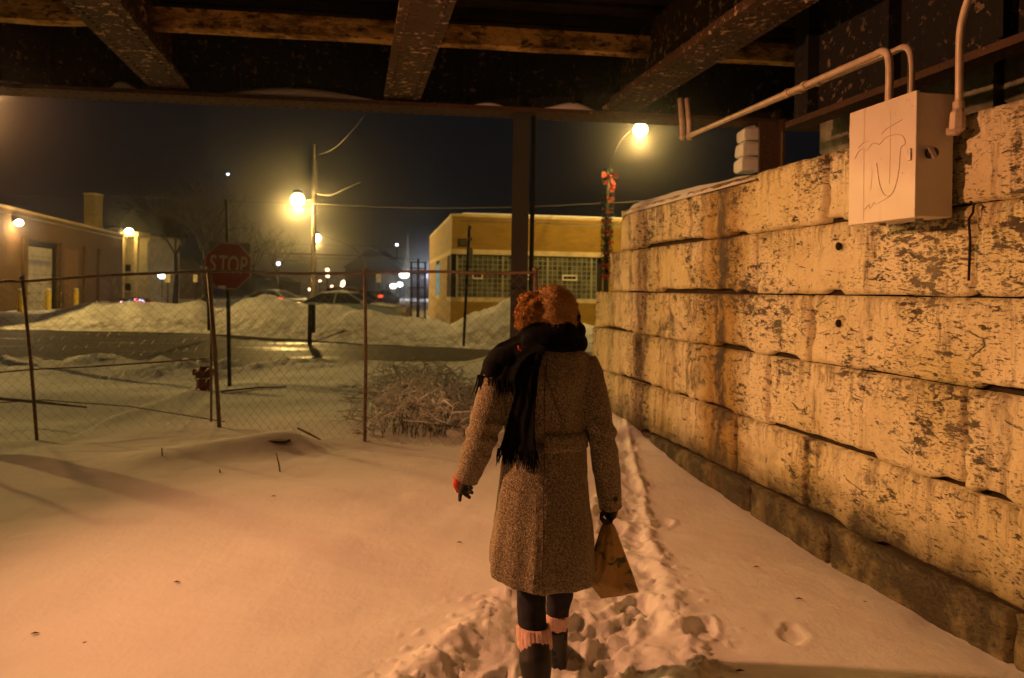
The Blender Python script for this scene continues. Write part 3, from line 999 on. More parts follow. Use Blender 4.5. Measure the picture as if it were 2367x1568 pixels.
def bend(pts, n=8):
    return [Vector(p) for p in cat([tuple(p) for p in pts], n)]
cd = empty('steel_conduit', WP(4.4, 2.64, 0.1), 'pair of pale steel conduits rising from the cabinet and running along under the bridge', 'conduit')
for dn, ds, name in ((0.10, 0.0, 'pipe'), (-0.02, -0.02, 'pipe')):
    top = WP(4.33 + ds, 2.60, dn)
    e0 = D(1590 + (10 if ds else 0), 316 - (6 if ds else 0), 6.9)
    b0 = D(1988 + (18 if ds else 0), 116 - (4 if ds else 0), 4.36 + (0.05 if ds else 0))
    z_ = b0.z
    up = Vector((top.x, top.y, z_ - 0.11))
    dirv = (e0 - b0).normalized()
    pts = [top, top.lerp(up, 0.5), up] + [Vector((top.x, top.y, z_ - 0.03)) + dirv * 0.02, Vector((top.x, top.y, z_)) + dirv * 0.07, Vector((top.x, top.y, z_)) + dirv * 0.13]
    pts = bend(pts, 5)
    pts += [e0]
    m2 = MB(); m2.tube(pts, 0.0215 if not ds else 0.019, 10)
    m2.build(name, M_CONDUIT, cd, smooth=True)
    m2 = MB()
    for t in (0.28, 0.36):
        c = pts[-2].lerp(e0, t)
        m2.tube([c - dirv * 0.018, c + dirv * 0.018], 0.028, 10)
    m2.build('coupling', M_CONDUIT, cd, smooth=False)
for xd in (1577, 1593):
    m2 = MB(); p = D(xd, 318, 6.95); q = D(xd, 288, 6.95)
    m2.tube([p, q, q + Vector((0, 0.1, 0.25))], 0.024, 10)
    m2.ball(p, 0.027, 10, 6)
    m2.build('stub', M_CONDUIT, cd, smooth=True)
cd2 = empty('steel_conduit', D(2215, 310, 3.8), 'single curved steel conduit dropping from the bridge into the side of the cabinet', 'conduit')
m2 = MB()
pts = bend([D(2268, -60, 3.75), D(2240, -5, 3.8), D(2222, 60, 3.83), D(2218, 120, 3.85), D(2217, 240, 3.86)], 6)
m2.tube(pts, 0.019, 10); m2.build('pipe', M_CONDUIT, cd2, smooth=True)
m2 = MB()
m2.tube([D(2216, 236, 3.86), D(2216, 252, 3.86)], 0.027, 12)
m2.tube([D(2215, 252, 3.86), D(2214, 262, 3.86), D(2212, 300, 3.86), D(2211, 308, 3.86)], [0.024, 0.036, 0.038, 0.02], 8)
m2.tube([D(2215, 303, 3.86), D(2190, 306, 3.90)], 0.022, 8)
m2.build('elbow_fitting', M_CONDUIT, cd2)

# ------------------------------------------------------------------ lamps that light the place
def point(name, loc, power, col, r, parent=None):
    l = bpy.data.lights.new(name, 'POINT')
    l.energy = power; l.color = col; l.shadow_soft_size = r
    o = bpy.data.objects.new(name, l)
    COL.objects.link(o)
    o.location = loc
    return o
E_SOD = emit('sodium_globe', (1.0, 0.84, 0.42), 18)
E_WHITE = emit('white_light', (0.92, 0.97, 1.0), 10)
E_ORANGE = emit('orange_light', (1.0, 0.62, 0.30), 9)
E_WARM = emit('warm_wall_light', (1.0, 0.88, 0.70), 16)
E_RED = emit('red_light', (1.0, 0.07, 0.02), 2.2)
E_BLUE = emit('blue_light', (0.45, 0.62, 1.0), 4)
E_PINK = emit('pink_light', (1.0, 0.25, 0.40), 4)

M_POLE = simple('weathered_wood_pole', (0.14, 0.10, 0.065), 0.8, scale=6, bmp=0.5)
M_LAMPPOLE = simple('grey_lamp_pole', (0.22, 0.20, 0.16), 0.5, metal=0.4)
M_DARKPOLE = simple('dark_lamp_pole', (0.012, 0.012, 0.010), 0.5, metal=0.3)

def street_lamp(base_xy, head, label, r, power, col, emi, pole_m, wood_top=None, arm_end=None, pr=0.10, group=None):
    gz = ground_z(*base_xy) - 0.2
    L = empty('street_lamp', (base_xy[0], base_xy[1], gz), label, 'street lamp', group)
    head = Vector(head)
    top = Vector((base_xy[0], base_xy[1], wood_top if wood_top else (arm_end[2] if arm_end else head.z)))
    m = MB(); m.tube([(base_xy[0], base_xy[1], gz), top], [pr * 1.15, pr * 0.8], 12)
    m.build('pole', pole_m, L, smooth=True)
    az = arm_end[2] if arm_end else head.z
    p0 = Vector((base_xy[0], base_xy[1], az - 0.05))
    d = head - p0
    arm = [p0, p0 + Vector((d.x * 0.3, d.y * 0.3, d.z * 0.62 + 0.04)), p0 + Vector((d.x * 0.7, d.y * 0.7, d.z * 0.96 + 0.06)), head + Vector((0, 0, r * 1.25))]
    m = MB(); m.tube(bend(arm, 5), 0.035 if emi is E_SOD and power != P_L2 else 0.018, 8)
    m.build('arm', pole_m, L, smooth=True)
    m = MB(); hd = Vector((d.x, d.y, 0)).normalized() if Vector((d.x, d.y)).length > 0.01 else Vector((1, 0, 0))
    m.ball(head + Vector((0, 0, r * 1.25)), (r * 0.7, r * 0.7, r * 0.28), 14, 6)
    m.build('lamp_head', M_DARKMET, L, smooth=True)
    m = MB(); m.ball(head, (r, r, r * 0.95), 20, 12)
    m.build('globe', emi, L, smooth=True)
    if power:
        point('lamp_light', head + Vector((0, -0.02, -r - 0.12)), power, col, r * 0.9)
    return L

# the two big lamps and the smaller one down the street
p = D(726, 500, 45); h = D(688, 463, 45)
street_lamp((p.x, p.y), h, 'glowing yellow street lamp on the tall wooden pole left of centre, above the parked cars', 0.40, P_L1, C_SOD2, E_SOD, M_POLE, wood_top=D(727, 336, 45).z, arm_end=(0, 0, h.z + 0.1), pr=0.15)
p = D(1403, 500, 27); h = D(1480, 301, 27)
lampg = street_lamp((p.x, p.y), h, 'glowing street lamp under the bridge edge, on the dark pole wrapped in a garland', 0.25, P_L2, C_SOD2, E_SOD, M_DARKPOLE, arm_end=(0, 0, D(1403, 400, 27).z), pr=0.09)
p = D(845, 600, 85); h = D(732, 551, 85)
street_lamp((p.x, p.y), h, 'smaller glowing street lamp on a long curved arm, just below the big yellow one', 0.46, P_L3, C_SOD2, E_SOD, M_LAMPPOLE, arm_end=(0, 0, D(845, 600, 85).z), pr=0.10)

# garland wound up the pole, with red bows
M_GREEN = simple('garland_green', (0.045, 0.075, 0.025), 0.7, var=0.5, scale=20)
M_RED = simple('red_ribbon', (0.55, 0.045, 0.02), 0.5)
px_, py_ = D(1403, 500, 27).x, D(1403, 500, 27).y
m = MB(); mr = MB()
zt, zb = D(1403, 392, 27).z, D(1403, 640, 27).z
for i in range(1500):
    t = random.random()
    z = zb + (zt - zb) * t
    a = random.random() * 2 * PI
    r = 0.10 + 0.10 * random.random()
    w = 0.035 * random.uniform(0.6, 1.4); l = 0.11 * random.uniform(0.6, 1.3)
    c = Vector((px_ + r * math.cos(a), py_ + r * math.sin(a), z))
    d = Vector((math.cos(a), math.sin(a), random.uniform(-1, 0.6))).normalized() * l
    s_ = Vector((-math.sin(a), math.cos(a), random.uniform(-.5, .5))) * w
    m.add([c - s_, c + s_, c + d], [(0, 1, 2)])
gar = empty('garland', (px_, py_, zb), 'green christmas garland with red ribbon bows wound around the street lamp pole', 'garland')
m.build('foliage', M_GREEN, gar, fix=False)
k = 0
z = zt - 0.25
while z > zb:
    a = -PI / 2 + 0.5 * math.sin(k * 1.3) + 0.3
    big = 1.9 if k == 0 else 1.0
    c = Vector((px_ + 0.20 * math.cos(a), py_ + 0.20 * math.sin(a), z))
    m = MB()
    s_ = Vector((-math.sin(a), math.cos(a), 0))
    for sg in (-1, 1):
        m.add([c, c + (s_ * sg * 0.15 + Vector((0, -0.03, 0.07))) * big, c + (s_ * sg * 0.17 + Vector((0, -0.03, -0.05))) * big], [(0, 1, 2)])
        m.add([c, c + (s_ * sg * 0.05 + Vector((0, -0.03, -0.17))) * big, c + (s_ * sg * 0.13 + Vector((0, -0.02, -0.15))) * big], [(0, 1, 2)])
    m.ball(c, 0.03 * big, 6, 4)
    m.build('bow', M_RED, gar, fix=False)
    z -= 0.38; k += 1

# distant lamps: small fittings on slim posts
def far_light(xd, yd, dep, r, emi, label, group=None):
    c = D(xd, yd, dep)
    L = empty('distant_lamp', (c.x, c.y, 0), label, 'street lamp', group)
    m = MB(); m.tube([(c.x, c.y, 0), (c.x, c.y + 0.05, c.z + r * 1.2)], 0.07 * dep / 120, 6)
    m.build('pole', M_DARKPOLE, L)
    m = MB(); m.ball(c, (r * 1.25, r, r * 0.9), 12, 8)
    m.build('globe', emi, L, smooth=True)
G_FAR = 'distant lights down the street'
k = lambda x, y: (x * 0.9468, y * 0.9468)
for (x, y), dep, r, emi, lb in (
    (k(799, 659), 210, 0.45, E_ORANGE, 'upper of two distant orange lights just right of the wooden pole'),
    (k(800, 675), 230, 0.42, E_ORANGE, 'lower of two distant orange lights just right of the wooden pole'),
    (k(781, 686), 230, 0.32, E_ORANGE, 'small distant orange light nearest the wooden pole, low down'),
    (k(810, 699), 230, 0.30, E_ORANGE, 'tiny distant orange light just above the roof of the parked dark car'),
    (k(841, 691), 200, 0.72, E_ORANGE, 'brightest and largest of the distant orange lights above the parked cars'),
    (k(836, 697), 190, 0.40, E_ORANGE, 'small orange light directly below the brightest orange one'),
    (k(680, 644), 150, 0.32, E_WHITE, 'lone distant white light between the stop sign and the wooden pole'),
    (k(987, 671), 110, 0.55, E_WHITE, 'large white light at the foot of the church steeple'),
    (k(960, 699), 110, 0.36, E_WHITE, 'left one of two white lights low beside the steeple'),
    (k(976, 695), 112, 0.34, E_WHITE, 'right one of two white lights low beside the steeple'),
    (k(969, 598), 150, 0.20, E_WHITE, 'faint small white light high beside the steeple'),
    (k(958, 657), 140, 0.22, E_BLUE, 'small bluish light left of the steeple'),
    (k(396, 673), 60, 0.26, E_WHITE, 'white lamp beside the small pale sign left of the stop sign'),
    (k(757, 707), 80, 0.15, E_ORANGE, 'very small light just over the left end of the parked dark car'),
):
    far_light(x, y, dep, r, emi, lb, None)
pl_ = D(983, 630, 112); point('lamp_light', pl_, 1500, (0.9, 0.95, 1.0), 0.3)
# a light high in the sky
c = D(527, 403, 420)
m = MB(); m.ball(c, (0.75, 0.5, 0.4), 8, 6)
m.build('aircraft_light', E_WHITE, smooth=True, label='tiny bluish white light high in the night sky above the stop sign', cat='aircraft light')

# pale little sign panels on posts
M_PALE = simple('pale_panel', (0.62, 0.56, 0.40), 0.5, bmp=0)
for (x, y, w, h, dep, lb) in ((409, 679, 13, 22, 34, 'small pale sign on a post beside the white lamp'), (477, 680, 10, 18, 34, 'small pale sign on a thin post just left of the stop sign'), (924, 679, 12, 22, 70, 'pale sign panel with a tiny lamp, far down the street left of the steeple')):
    xd, yd = x * .9468, y * .9468
    c = D(xd, yd, dep)
    S_ = empty('small_sign', (c.x, c.y, 0), lb, 'sign')
    m = MB(); m.box(c, (w / 1906 * dep, 0.03, h / 1906 * dep)); m.build('panel', M_PALE, S_)
    m = MB(); m.tube([(c.x, c.y + 0.05, ground_z(c.x, c.y) - 0.2), (c.x, c.y + 0.05, c.z)], 0.035 * dep / 40, 6); m.build('post', M_DARKPOLE, S_)

# wires
M_CABLE = simple('cable', (0.14, 0.12, 0.09), 0.6, bmp=0)
def wire(pts, r, label, name='power_line'):
    m = MB(); m.tube(bend(pts, 8), r, 5)
    m.build(name, M_CABLE, smooth=True, label=label, cat='cable')
wire([D(-60, 451, 60), D(300, 455, 52), D(525, 465, 47), D(727, 472, 44.8), D(960, 481, 40), D(1190, 479, 34), D(1403, 470, 27), D(1560, 462, 24)], 0.016, 'long power line crossing the dark sky from the left building to the garlanded pole')
wire([D(500, 586, 60), D(620, 586, 58), D(727, 588, 55), D(860, 593, 60), D(960, 600, 70)], 0.045, 'thick cable lit by the lamp, low across the wooden pole')
wire([D(600, 594, 60), D(727, 597, 55), D(850, 600, 60)], 0.022, 'thin second cable just under the thick lit one')
wire([D(560, 560, 60), D(727, 566, 55), D(960, 572, 62)], 0.012, 'fine cable between the lamp arm and the thick lit cable')
wire([D(722, 444, 44.9), D(760, 452, 44), D(800, 436, 42), D(835, 420, 41)], 0.022, 'short slack lit cable curving from the wooden pole beside the big lamp')
wire([D(727, 360, 44.9), D(770, 345, 43), D(805, 312, 41), D(840, 270, 40)], 0.018, 'slack cable rising from the top of the wooden pole')
# the lower crossarm
# ------------------------------------------------------------------ stop sign
M_SIGNRED = simple('sign_red', (0.22, 0.012, 0.010), 0.42, var=0.12, scale=3, bmp=0.05)
M_SIGNWHITE = simple('sign_white', (0.50, 0.42, 0.36), 0.45, var=0.1, bmp=0)
M_SIGNBACK = simple('sign_back', (0.14, 0.13, 0.11), 0.5, metal=0.3)
dep = 12.9
base = D(532, 893, dep); topp = D(524, 462, dep)
stop = empty('stop_sign', (base.x, base.y, base.z), 'red octagonal stop sign on a black post beyond the fence', 'stop sign')
m = MB(); m.beam((base.x, base.y, base.z - 0.3), topp, 0.05, 0.05, up=(0, 1, 0))
for i in range(40):
    t = 0.02 + i * 0.0245
    q = Vector(base).lerp(topp, t)
m.build('post', M_BLACKPOST, stop)
sc_ = D(527, 615, dep - 0.06)
R = 53.5 / F * dep / math.cos(PI / 8)
tilt = ROLL * 1.0 + 0.035
def octo(r, y):
    return [(sc_.x + r * math.cos(PI / 8 + k * PI / 4 - tilt), y, sc_.z + r * math.sin(PI / 8 + k * PI / 4 - tilt)) for k in range(8)]
m = MB(); m.slab(octo(R, sc_.y), (0, 0.006, 0)); m.build('plate', M_SIGNWHITE, stop)
m = MB(); m.slab(octo(R * 0.955, sc_.y - 0.004), (0, 0.003, 0)); m.build('face', M_SIGNRED, stop)
def text_mesh(txt, size, mat, parent, name, loc, rot_y=0.0, sx=1.0, ext=0.002, label=None):
    cu = bpy.data.curves.new('t', 'FONT')
    cu.body = txt; cu.size = size; cu.extrude = ext; cu.align_x = 'CENTER'; cu.align_y = 'CENTER'
    cu.offset = size * 0.010
    o = bpy.data.objects.new('t', cu); COL.objects.link(o)
    dg = bpy.context.evaluated_depsgraph_get(); dg.update()
    me = bpy.data.meshes.new_from_object(o.evaluated_get(dg))
    bpy.data.objects.remove(o)
    me.name = name
    M = Matrix.Translation(loc) @ Matrix.Rotation(rot_y, 4, 'Y') @ Matrix.Rotation(PI / 2, 4, 'X') @ Matrix.Diagonal((sx, 1, 1, 1))
    me.transform(M)
    me.materials.clear()
    return link_mesh(name, me, mat, parent)
for ch, off in zip('STOP', (-0.245, -0.082, 0.082, 0.245)):
    text_mesh(ch, 0.40, M_SIGNWHITE, stop, 'letter', Vector((sc_.x + off * 1.02 + 0.006, sc_.y - 0.006, sc_.z + 0.01 - off * math.tan(tilt))), tilt, 0.60)
# square plate fixed behind it
m = MB(); q = D(527, 612, dep + 0.05)
ang = tilt
c4 = [(q.x + x * math.cos(ang) + z * math.sin(ang), q.y, q.z - x * math.sin(ang) + z * math.cos(ang)) for x, z in ((-.33, -.33), (.345, -.33), (.345, .37), (-.33, .37))]
m.slab(c4, (0, 0.005, 0)); m.build('back_plate', M_SIGNBACK, stop)
m = MB(); m.box(D(513, 664, dep - 0.075), (0.12, 0.02, 0.05)); m.build('snow_clump', M_SNOWCAP, stop)

# hydrant
M_HYD = simple('hydrant_red', (0.20, 0.05, 0.035), 0.55, scale=10)
hb = D(471, 893, 12.3)
hyd = empty('fire_hydrant', (hb.x, hb.y, -0.1), 'small dark red fire hydrant capped with snow, half buried left of the stop sign post', 'fire hydrant')
m = MB()
prof = [(-0.12, 0.13), (0.02, 0.13), (0.03, 0.115), (0.16, 0.11), (0.17, 0.145), (0.20, 0.145), (0.21, 0.11), (0.30, 0.11), (0.36, 0.085), (0.40, 0.04), (0.43, 0.035), (0.44, 0.0)]
gz = ground_z(hb.x, hb.y)
m.tube([(hb.x, hb.y, gz + z) for z, r in prof], [max(r, 0.002) for z, r in prof], 16)
m.build('barrel', M_HYD, hyd, smooth=False)
for sx_ in (-1, 1):
    m = MB(); m.tube([(hb.x + sx_ * 0.08, hb.y, gz + 0.27), (hb.x + sx_ * 0.165, hb.y, gz + 0.27)], [0.05, 0.055], 10); m.build('nozzle', M_HYD, hyd)
m = MB(); m.tube([(hb.x, hb.y - 0.08, gz + 0.24), (hb.x, hb.y - 0.17, gz + 0.24)], [0.06, 0.065], 10); m.build('nozzle', M_HYD, hyd)
m = MB(); m.tube([(hb.x, hb.y, gz + 0.175), (hb.x, hb.y, gz + 0.197)], 0.149, 16); m.build('reflective_band', M_PALE, hyd)
m = MB(); m.ball((hb.x + 0.01, hb.y, gz + 0.42), (0.13, 0.12, 0.075), 14, 8); m.build('snow_cap', M_SNOWCAP, hyd, smooth=True)

# ------------------------------------------------------------------ chain-link fence
fence = empty('chain_link_fence', D(507, 990, 8.98), 'sagging rusty chain link fence with pipe rails, crossing behind the woman', 'fence')
posts = []   # (bottom, top)
def fp(xb, yb, xt, yt, dep):
    posts.append((D(xb, yb, dep), D(xt, yt, dep)))
fp(-330, 1045, -372, 664, 8.35)
fp(86, 1026, 52, 649, 8.64)
fp(507, 991, 482, 628, 8.98)
fp(843, 1019, 843, 631, 8.37)
fp(1240, 1030, 1238, 630, 8.25)
for i, (b, t) in enumerate(posts):
    m = MB(); mid = b.lerp(t, 0.5) + Vector((0.012, 0, 0))
    m.tube([b - Vector((0, 0, 0.25)), b, mid, t + (t - b).normalized() * 0.02], 0.024 if i in (2, 4) else 0.019, 10)
    m.build('post', M_FENCE, fence, smooth=True)
    m = MB(); m.ball(t + (t - b).normalized() * 0.03, (0.033, 0.033, 0.028), 10, 6); m.build('post_cap', M_FENCE, fence, smooth=True)
# gate post pair
b2, t2 = D(500, 975, 9.05), D(503, 700, 9.05)
for dx in (0,):
    m = MB(); m.tube([D(488, 975, 9.08), D(489, 640, 9.08)], 0.015, 8); m.build('post', M_FENCE, fence, smooth=True)
rails = [
    [posts[0][1], D(0, 651, 8.6), posts[1][1] + Vector((0, 0, -0.01)), D(250, 637, 8.8), D(480, 628, 8.98)],
    [D(482, 628, 8.98), D(560, 628, 8.85), D(700, 633, 8.6), posts[3][1]],
    [posts[3][1], D(1000, 628, 8.33), D(1120, 632, 8.28), posts[4][1]],
    [D(-330, 905, 8.35), D(0, 861, 8.6), D(240, 846, 8.8), D(484, 829, 8.98)],
]
for r_ in rails:
    m = MB(); m.tube(bend(r_, 5), 0.016 if r_ is not rails[3] else 0.009, 8); m.build('rail', M_FENCE, fence, smooth=True)
# tension wires low down
m = MB(); m.tube([D(-330, 950, 8.35), D(100, 925, 8.6), D(300, 940, 8.8), D(520, 975, 8.95)], 0.006, 5); m.build('tension_wire', M_WIRE, fence)
# woven wire
m = MB()
STEP = 0.056
for i in range(len(posts) - 1):
    b0_, t0_ = posts[i]; b1_, t1_ = posts[i + 1]
    wid = (b1_ - b0_).length
    nw = max(2, int(wid / STEP)); hh = 1.74; nh = int(hh / STEP)
    bulge = random.uniform(-0.05, 0.05)
    def Q(u, v):
        bo = b0_.lerp(b1_, u); to = t0_.lerp(t1_, u)
        # the rail sags a bit
        q = bo.lerp(to, v)
        q = q + Vector((0, bulge * math.sin(PI * u) * math.sin(PI * v) - 0.022, -0.05 * (1 - v)))
        q.x += 0.02 * math.sin(7 * v + 3 * u + i) * (1 - v)
        return q
    for w_ in range(nw):
        pts = []
        for h_ in range(nh + 1):
            u = (w_ + ((h_ + w_) % 2)) / nw
            pts.append(Q(min(1, u), 0.985 * h_ / nh))
        m.tube(pts, 0.0019, 3, cap=False)
m.build('woven_wire', M_WIRE, fence, fix=False, kind='stuff')
# ------------------------------------------------------------------ odds and ends on the snow
brd = G(650, 1006)
m = MB(); a = D(640, 996, 7.66); b = D(664, 1004, 7.60)
m.beam(a + Vector((-0.30, 0.10, -0.125)), b + Vector((0, 0.03, -0.075)), 0.10, 0.03)
m.build('wood_board', simple('wet_wood', (0.05, 0.03, 0.018), 0.8), None, label='dark end of a board sticking out of a snow drift in front of the fence', cat='board')
M_STICK = simple('stick', (0.09, 0.05, 0.03), 0.8)
def stick(pts, r, label):
    m = MB(); m.tube(pts, [r] * (len(pts) - 1) + [r * 0.5], 6); m.build('stick', M_STICK, None, label=label, cat='stick')
stick([D(688, 990, 7.75) , D(715, 1003, 7.6), D(741, 1017, 7.5)], 0.011, 'thin dark stick lying on the snow right of the buried board')
stick([G(376, 1082) - Vector((0, 0, .05)), D(375, 1060, 7.0), D(374, 1035, 7.0)], 0.008, 'short upright weed stalk poking out of the snow left of the board')
stick([G(651, 1103) - Vector((0, 0, .05)), D(645, 1075, 6.7), D(638, 1046, 6.7)], 0.007, 'slanted weed stalk in the open snow below the buried board')
stick([G(512, 1106) - Vector((0, 0, .05)), D(509, 1094, 6.6), D(507, 1084, 6.6)], 0.007, 'tiny weed stub in the open snow, midway between two taller stalks')
stick([G(510, 905), G(600, 896), G(662, 894)], 0.014, 'long thin branch lying on the snow behind the fence right of the stop sign post')
stick([G(800, 893), G(900, 895)], 0.012, 'short branch lying on the snow behind the fence near its middle post')
stick([G(0, 922), G(90, 930), G(200, 942)], 0.022, 'dark branch lying on the low snow at the far left')
for (xd, yd, lb) in ((632, 1167, 'small brown leaf on the snow, farther one of the middle pair'), (408, 1362, 'small brown leaf alone on the bright snow'), (80, 1472, 'small brown leaf near the lower left of the snow'), (1062, 1258, 'small brown leaf left of the coat'), (1748, 1297, 'thin straw on the smooth snow beside the wall'), (1847, 1372, 'second thin straw on the snow nearer the camera'), (1710, 1545, 'dark crumb of leaf beside the footprints')):
    c = G(xd, yd); z = ground_z(c.x, c.y) + 0.006
    m = MB(); l = 0.022; an = random.uniform(-.5, .5)
    m.add([(c.x - l, c.y, z), (c.x, c.y - 0.009, z + 0.004), (c.x + l * 1.1, c.y + an * 0.01, z + 0.002), (c.x, c.y + 0.009, z + 0.006), (c.x, c.y, z + 0.010)], [(0, 1, 4), (1, 2, 4), (2, 3, 4), (3, 0, 4)])
    m.build('leaf', M_STICK, None, label=lb, cat='leaf')

# snow-laden brush behind the fence
bush = empty('snowy_brush', G(1010, 985), 'low tangle of brush plastered with snow behind the fence, left of the woman', 'bush')
mb_ = MB(); ms = MB()
for i in range(480):
    xd = random.gauss(975, 62) if random.random() < 0.7 else random.uniform(862, 1100)
    yd = random.uniform(895, 1005)
    g = G(xd, yd)
    g.y = max(g.y, 8.55 + random.random() * 0.4)
    g.z = ground_z(g.x, g.y) - 0.03
    hgt = random.uniform(0.10, 0.50) * (0.35 + 0.65 * math.exp(-((xd - 965) / 95) ** 2))
    az = random.random() * 2 * PI; ln = random.uniform(0.1, 0.75)
    out_ = Vector((math.cos(az), math.sin(az) * 0.7, 0))
    pts = [g]
    for t in (0.25, 0.5, 0.75, 1.0):
        pts.append(g + Vector((0, 0, hgt * math.sin(t * 2.1) / 0.95)) + out_ * ln * t * t * 0.8 + Vector((random.gauss(0, .015), random.gauss(0, .015), random.gauss(0, .01))))
    mb_.tube(pts, [0.0048, 0.004, 0.0032, 0.0024, 0.0012], 4, cap=False)
    for k_ in range(3):
        j_ = random.choice((2, 3)); q = pts[j_]
        e_ = q + Vector((random.gauss(0, .12), random.gauss(0, .08), random.uniform(-.05, .14)))
        mb_.tube([q, q.lerp(e_, .5) + Vector((0, 0, .015)), e_], [0.0026, 0.002, 0.001], 3, cap=False)
        if random.random() < 0.7:
            ms.tube([q + Vector((0, 0, .004)), q.lerp(e_, .5) + Vector((0, 0, .021)), e_ + Vector((0, 0, .003))], [0.005, random.uniform(.006, .012), .003], 5, cap=False)
    if random.random() < 0.85:
        a_i = random.choice((1, 2)); w0 = random.uniform(0.009, 0.021)
        ms.tube([pts[a_i] + Vector((0, 0, .006)), pts[a_i + 1] + Vector((0, 0, .008)), pts[a_i + 2 if a_i < 3 else 4] + Vector((0, 0, .004))], [w0 * .5, w0, w0 * .4], 6, cap=False)
mb_.build('twigs', simple('pale_twig', (0.12, 0.085, 0.055), 0.9, bmp=0), bush, fix=False, kind='stuff')
for i in range(26):
    xd = random.gauss(985, 60); g = G(xd, random.uniform(925, 1000)); g.y = max(g.y, 8.6); r_s = random.uniform(0.05, 0.15)
    ms.ball((g.x, g.y, ground_z(g.x, g.y) + r_s * 0.25), (r_s * 1.3, r_s, r_s * 0.7), 10, 6)
ms.build('snow', M_SNOWCAP, bush, fix=False, smooth=True, kind='stuff')
# small lumps of snow under it and by the kerb
# ------------------------------------------------------------------ posts at the far kerb
def kpost(x0, y0, x1, y1, dep, w, label, nm='sign_post', cat='post'):
    a, b = D(x0, y0, dep), D(x1, y1, dep)
    P_ = empty(nm, (a.x, a.y, a.z), label, cat)
    m = MB(); m.beam(a - Vector((0, 0, 0.3)), b, w, w * 0.6, up=(0, 1, 0)); m.build('post', M_BLACKPOST, P_)
    return P_
pp = kpost(1072, 776, 1085, 522, 22.3, 0.075, 'tall slim dark sign post standing in the snowbank before the yellow brick building')
m = MB(); c = D(1087, 553, 22.2); m.box(c, (0.12, 0.08, 0.09)); m.build('bracket', M_GALV, pp)
m = MB(); c = D(1086, 526, 22.2); m.box(c, (0.10, 0.08, 0.07)); m.build('bracket', M_GALV, pp)
m = MB(); c = D(1088, 612 - 22, 22.2); m.box(c, (0.11, 0.03, 0.42)); m.build('small_plate', M_PALE, pp)
kp = kpost(716, 776, 717, 703, 22.6, 0.11, 'short double dark post in the snowbank in front of the parked cars')
m = MB(); m.beam(D(725, 770, 22.6), D(725, 704, 22.6), 0.09, 0.06, up=(0, 1, 0)); m.build('post', M_BLACKPOST, kp)
m = MB(); m.box(D(722, 702, 22.6), (0.26, 0.14, 0.06)); m.build('snow_cap', M_SNOWCAP, kp)
a_ = kpost(487, 742, 484, 650, 24, 0.16, 'dark kerbside post just left of the stop sign, its foot in the snowbank')

# ------------------------------------------------------------------ brick materials
def brick_mat(name, c1, c2, mortar, bw_=0.20, rot=0.0):
    m, n, bs = new_mat(name)
    tc_ = N(n, 'ShaderNodeAttribute', attribute_name='wuv')
    br_ = N(n, 'ShaderNodeTexBrick')
    br_.inputs['Scale'].default_value = 1.0
    br_.inputs['Brick Width'].default_value = bw_
    br_.inputs['Row Height'].default_value = 0.068
    br_.inputs['Mortar Size'].default_value = 0.009
    br_.inputs['Color1'].default_value = (*c1, 1)
    br_.inputs['Color2'].default_value = (*c2, 1)
    br_.inputs['Mortar'].default_value = (*mortar, 1)
    n.links.new(tc_.outputs['Vector'], br_.inputs['Vector'])
    f = ramp(n, noise(n, pos(n, (1, 1, 2.5)), 1.4, 6, 0.7), [(0.3, 0.72), (0.7, 1.1)])
    c = mix(n, 1.0, br_.outputs['Color'], f, 'MULTIPLY')
    n.links.new(c, bs.inputs['Base Color'])
    bs.inputs['Roughness'].default_value = 0.85
    bump(n, bs, br_.outputs['Fac'], -0.4, 0.01)
    return m
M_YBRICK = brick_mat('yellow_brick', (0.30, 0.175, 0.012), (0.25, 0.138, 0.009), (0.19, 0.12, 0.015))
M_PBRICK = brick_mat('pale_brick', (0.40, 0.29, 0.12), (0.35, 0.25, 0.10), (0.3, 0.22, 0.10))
M_RBRICK = brick_mat('brown_brick', (0.15, 0.085, 0.022), (0.115, 0.064, 0.017), (0.09, 0.055, 0.020))
M_LIME = simple('limestone_trim', (0.50, 0.40, 0.22), 0.8, scale=3)
M_GLASSB = None
def glassblock_mat():
    m, n, bs = new_mat('glass_block')
    oi = N(n, 'ShaderNodeObjectInfo')
    c = ramp(n, oi.outputs['Random'], [(0.0, (0.022, 0.024, 0.018)), (0.6, (0.060, 0.062, 0.042)), (1.0, (0.13, 0.125, 0.08))])
    v = pos(n)
    c = mix(n, ramp(n, noise(n, pos(n, (7, 1, 0.8)), 1.0, 4), [(0.4, 0.0), (0.65, 0.5)]), c, (0.14, 0.135, 0.09))
    n.links.new(c, bs.inputs['Base Color'])
    bs.inputs['Roughness'].default_value = 0.12
    bs.inputs['Specular IOR Level'].default_value = 0.8
    bump(n, bs, noise(n, v, 16, 3), 0.5, 0.02)
    return m
M_GLASSB = glassblock_mat()
M_GLASS = simple('dark_glass', (0.02, 0.022, 0.022), 0.08, bmp=0)

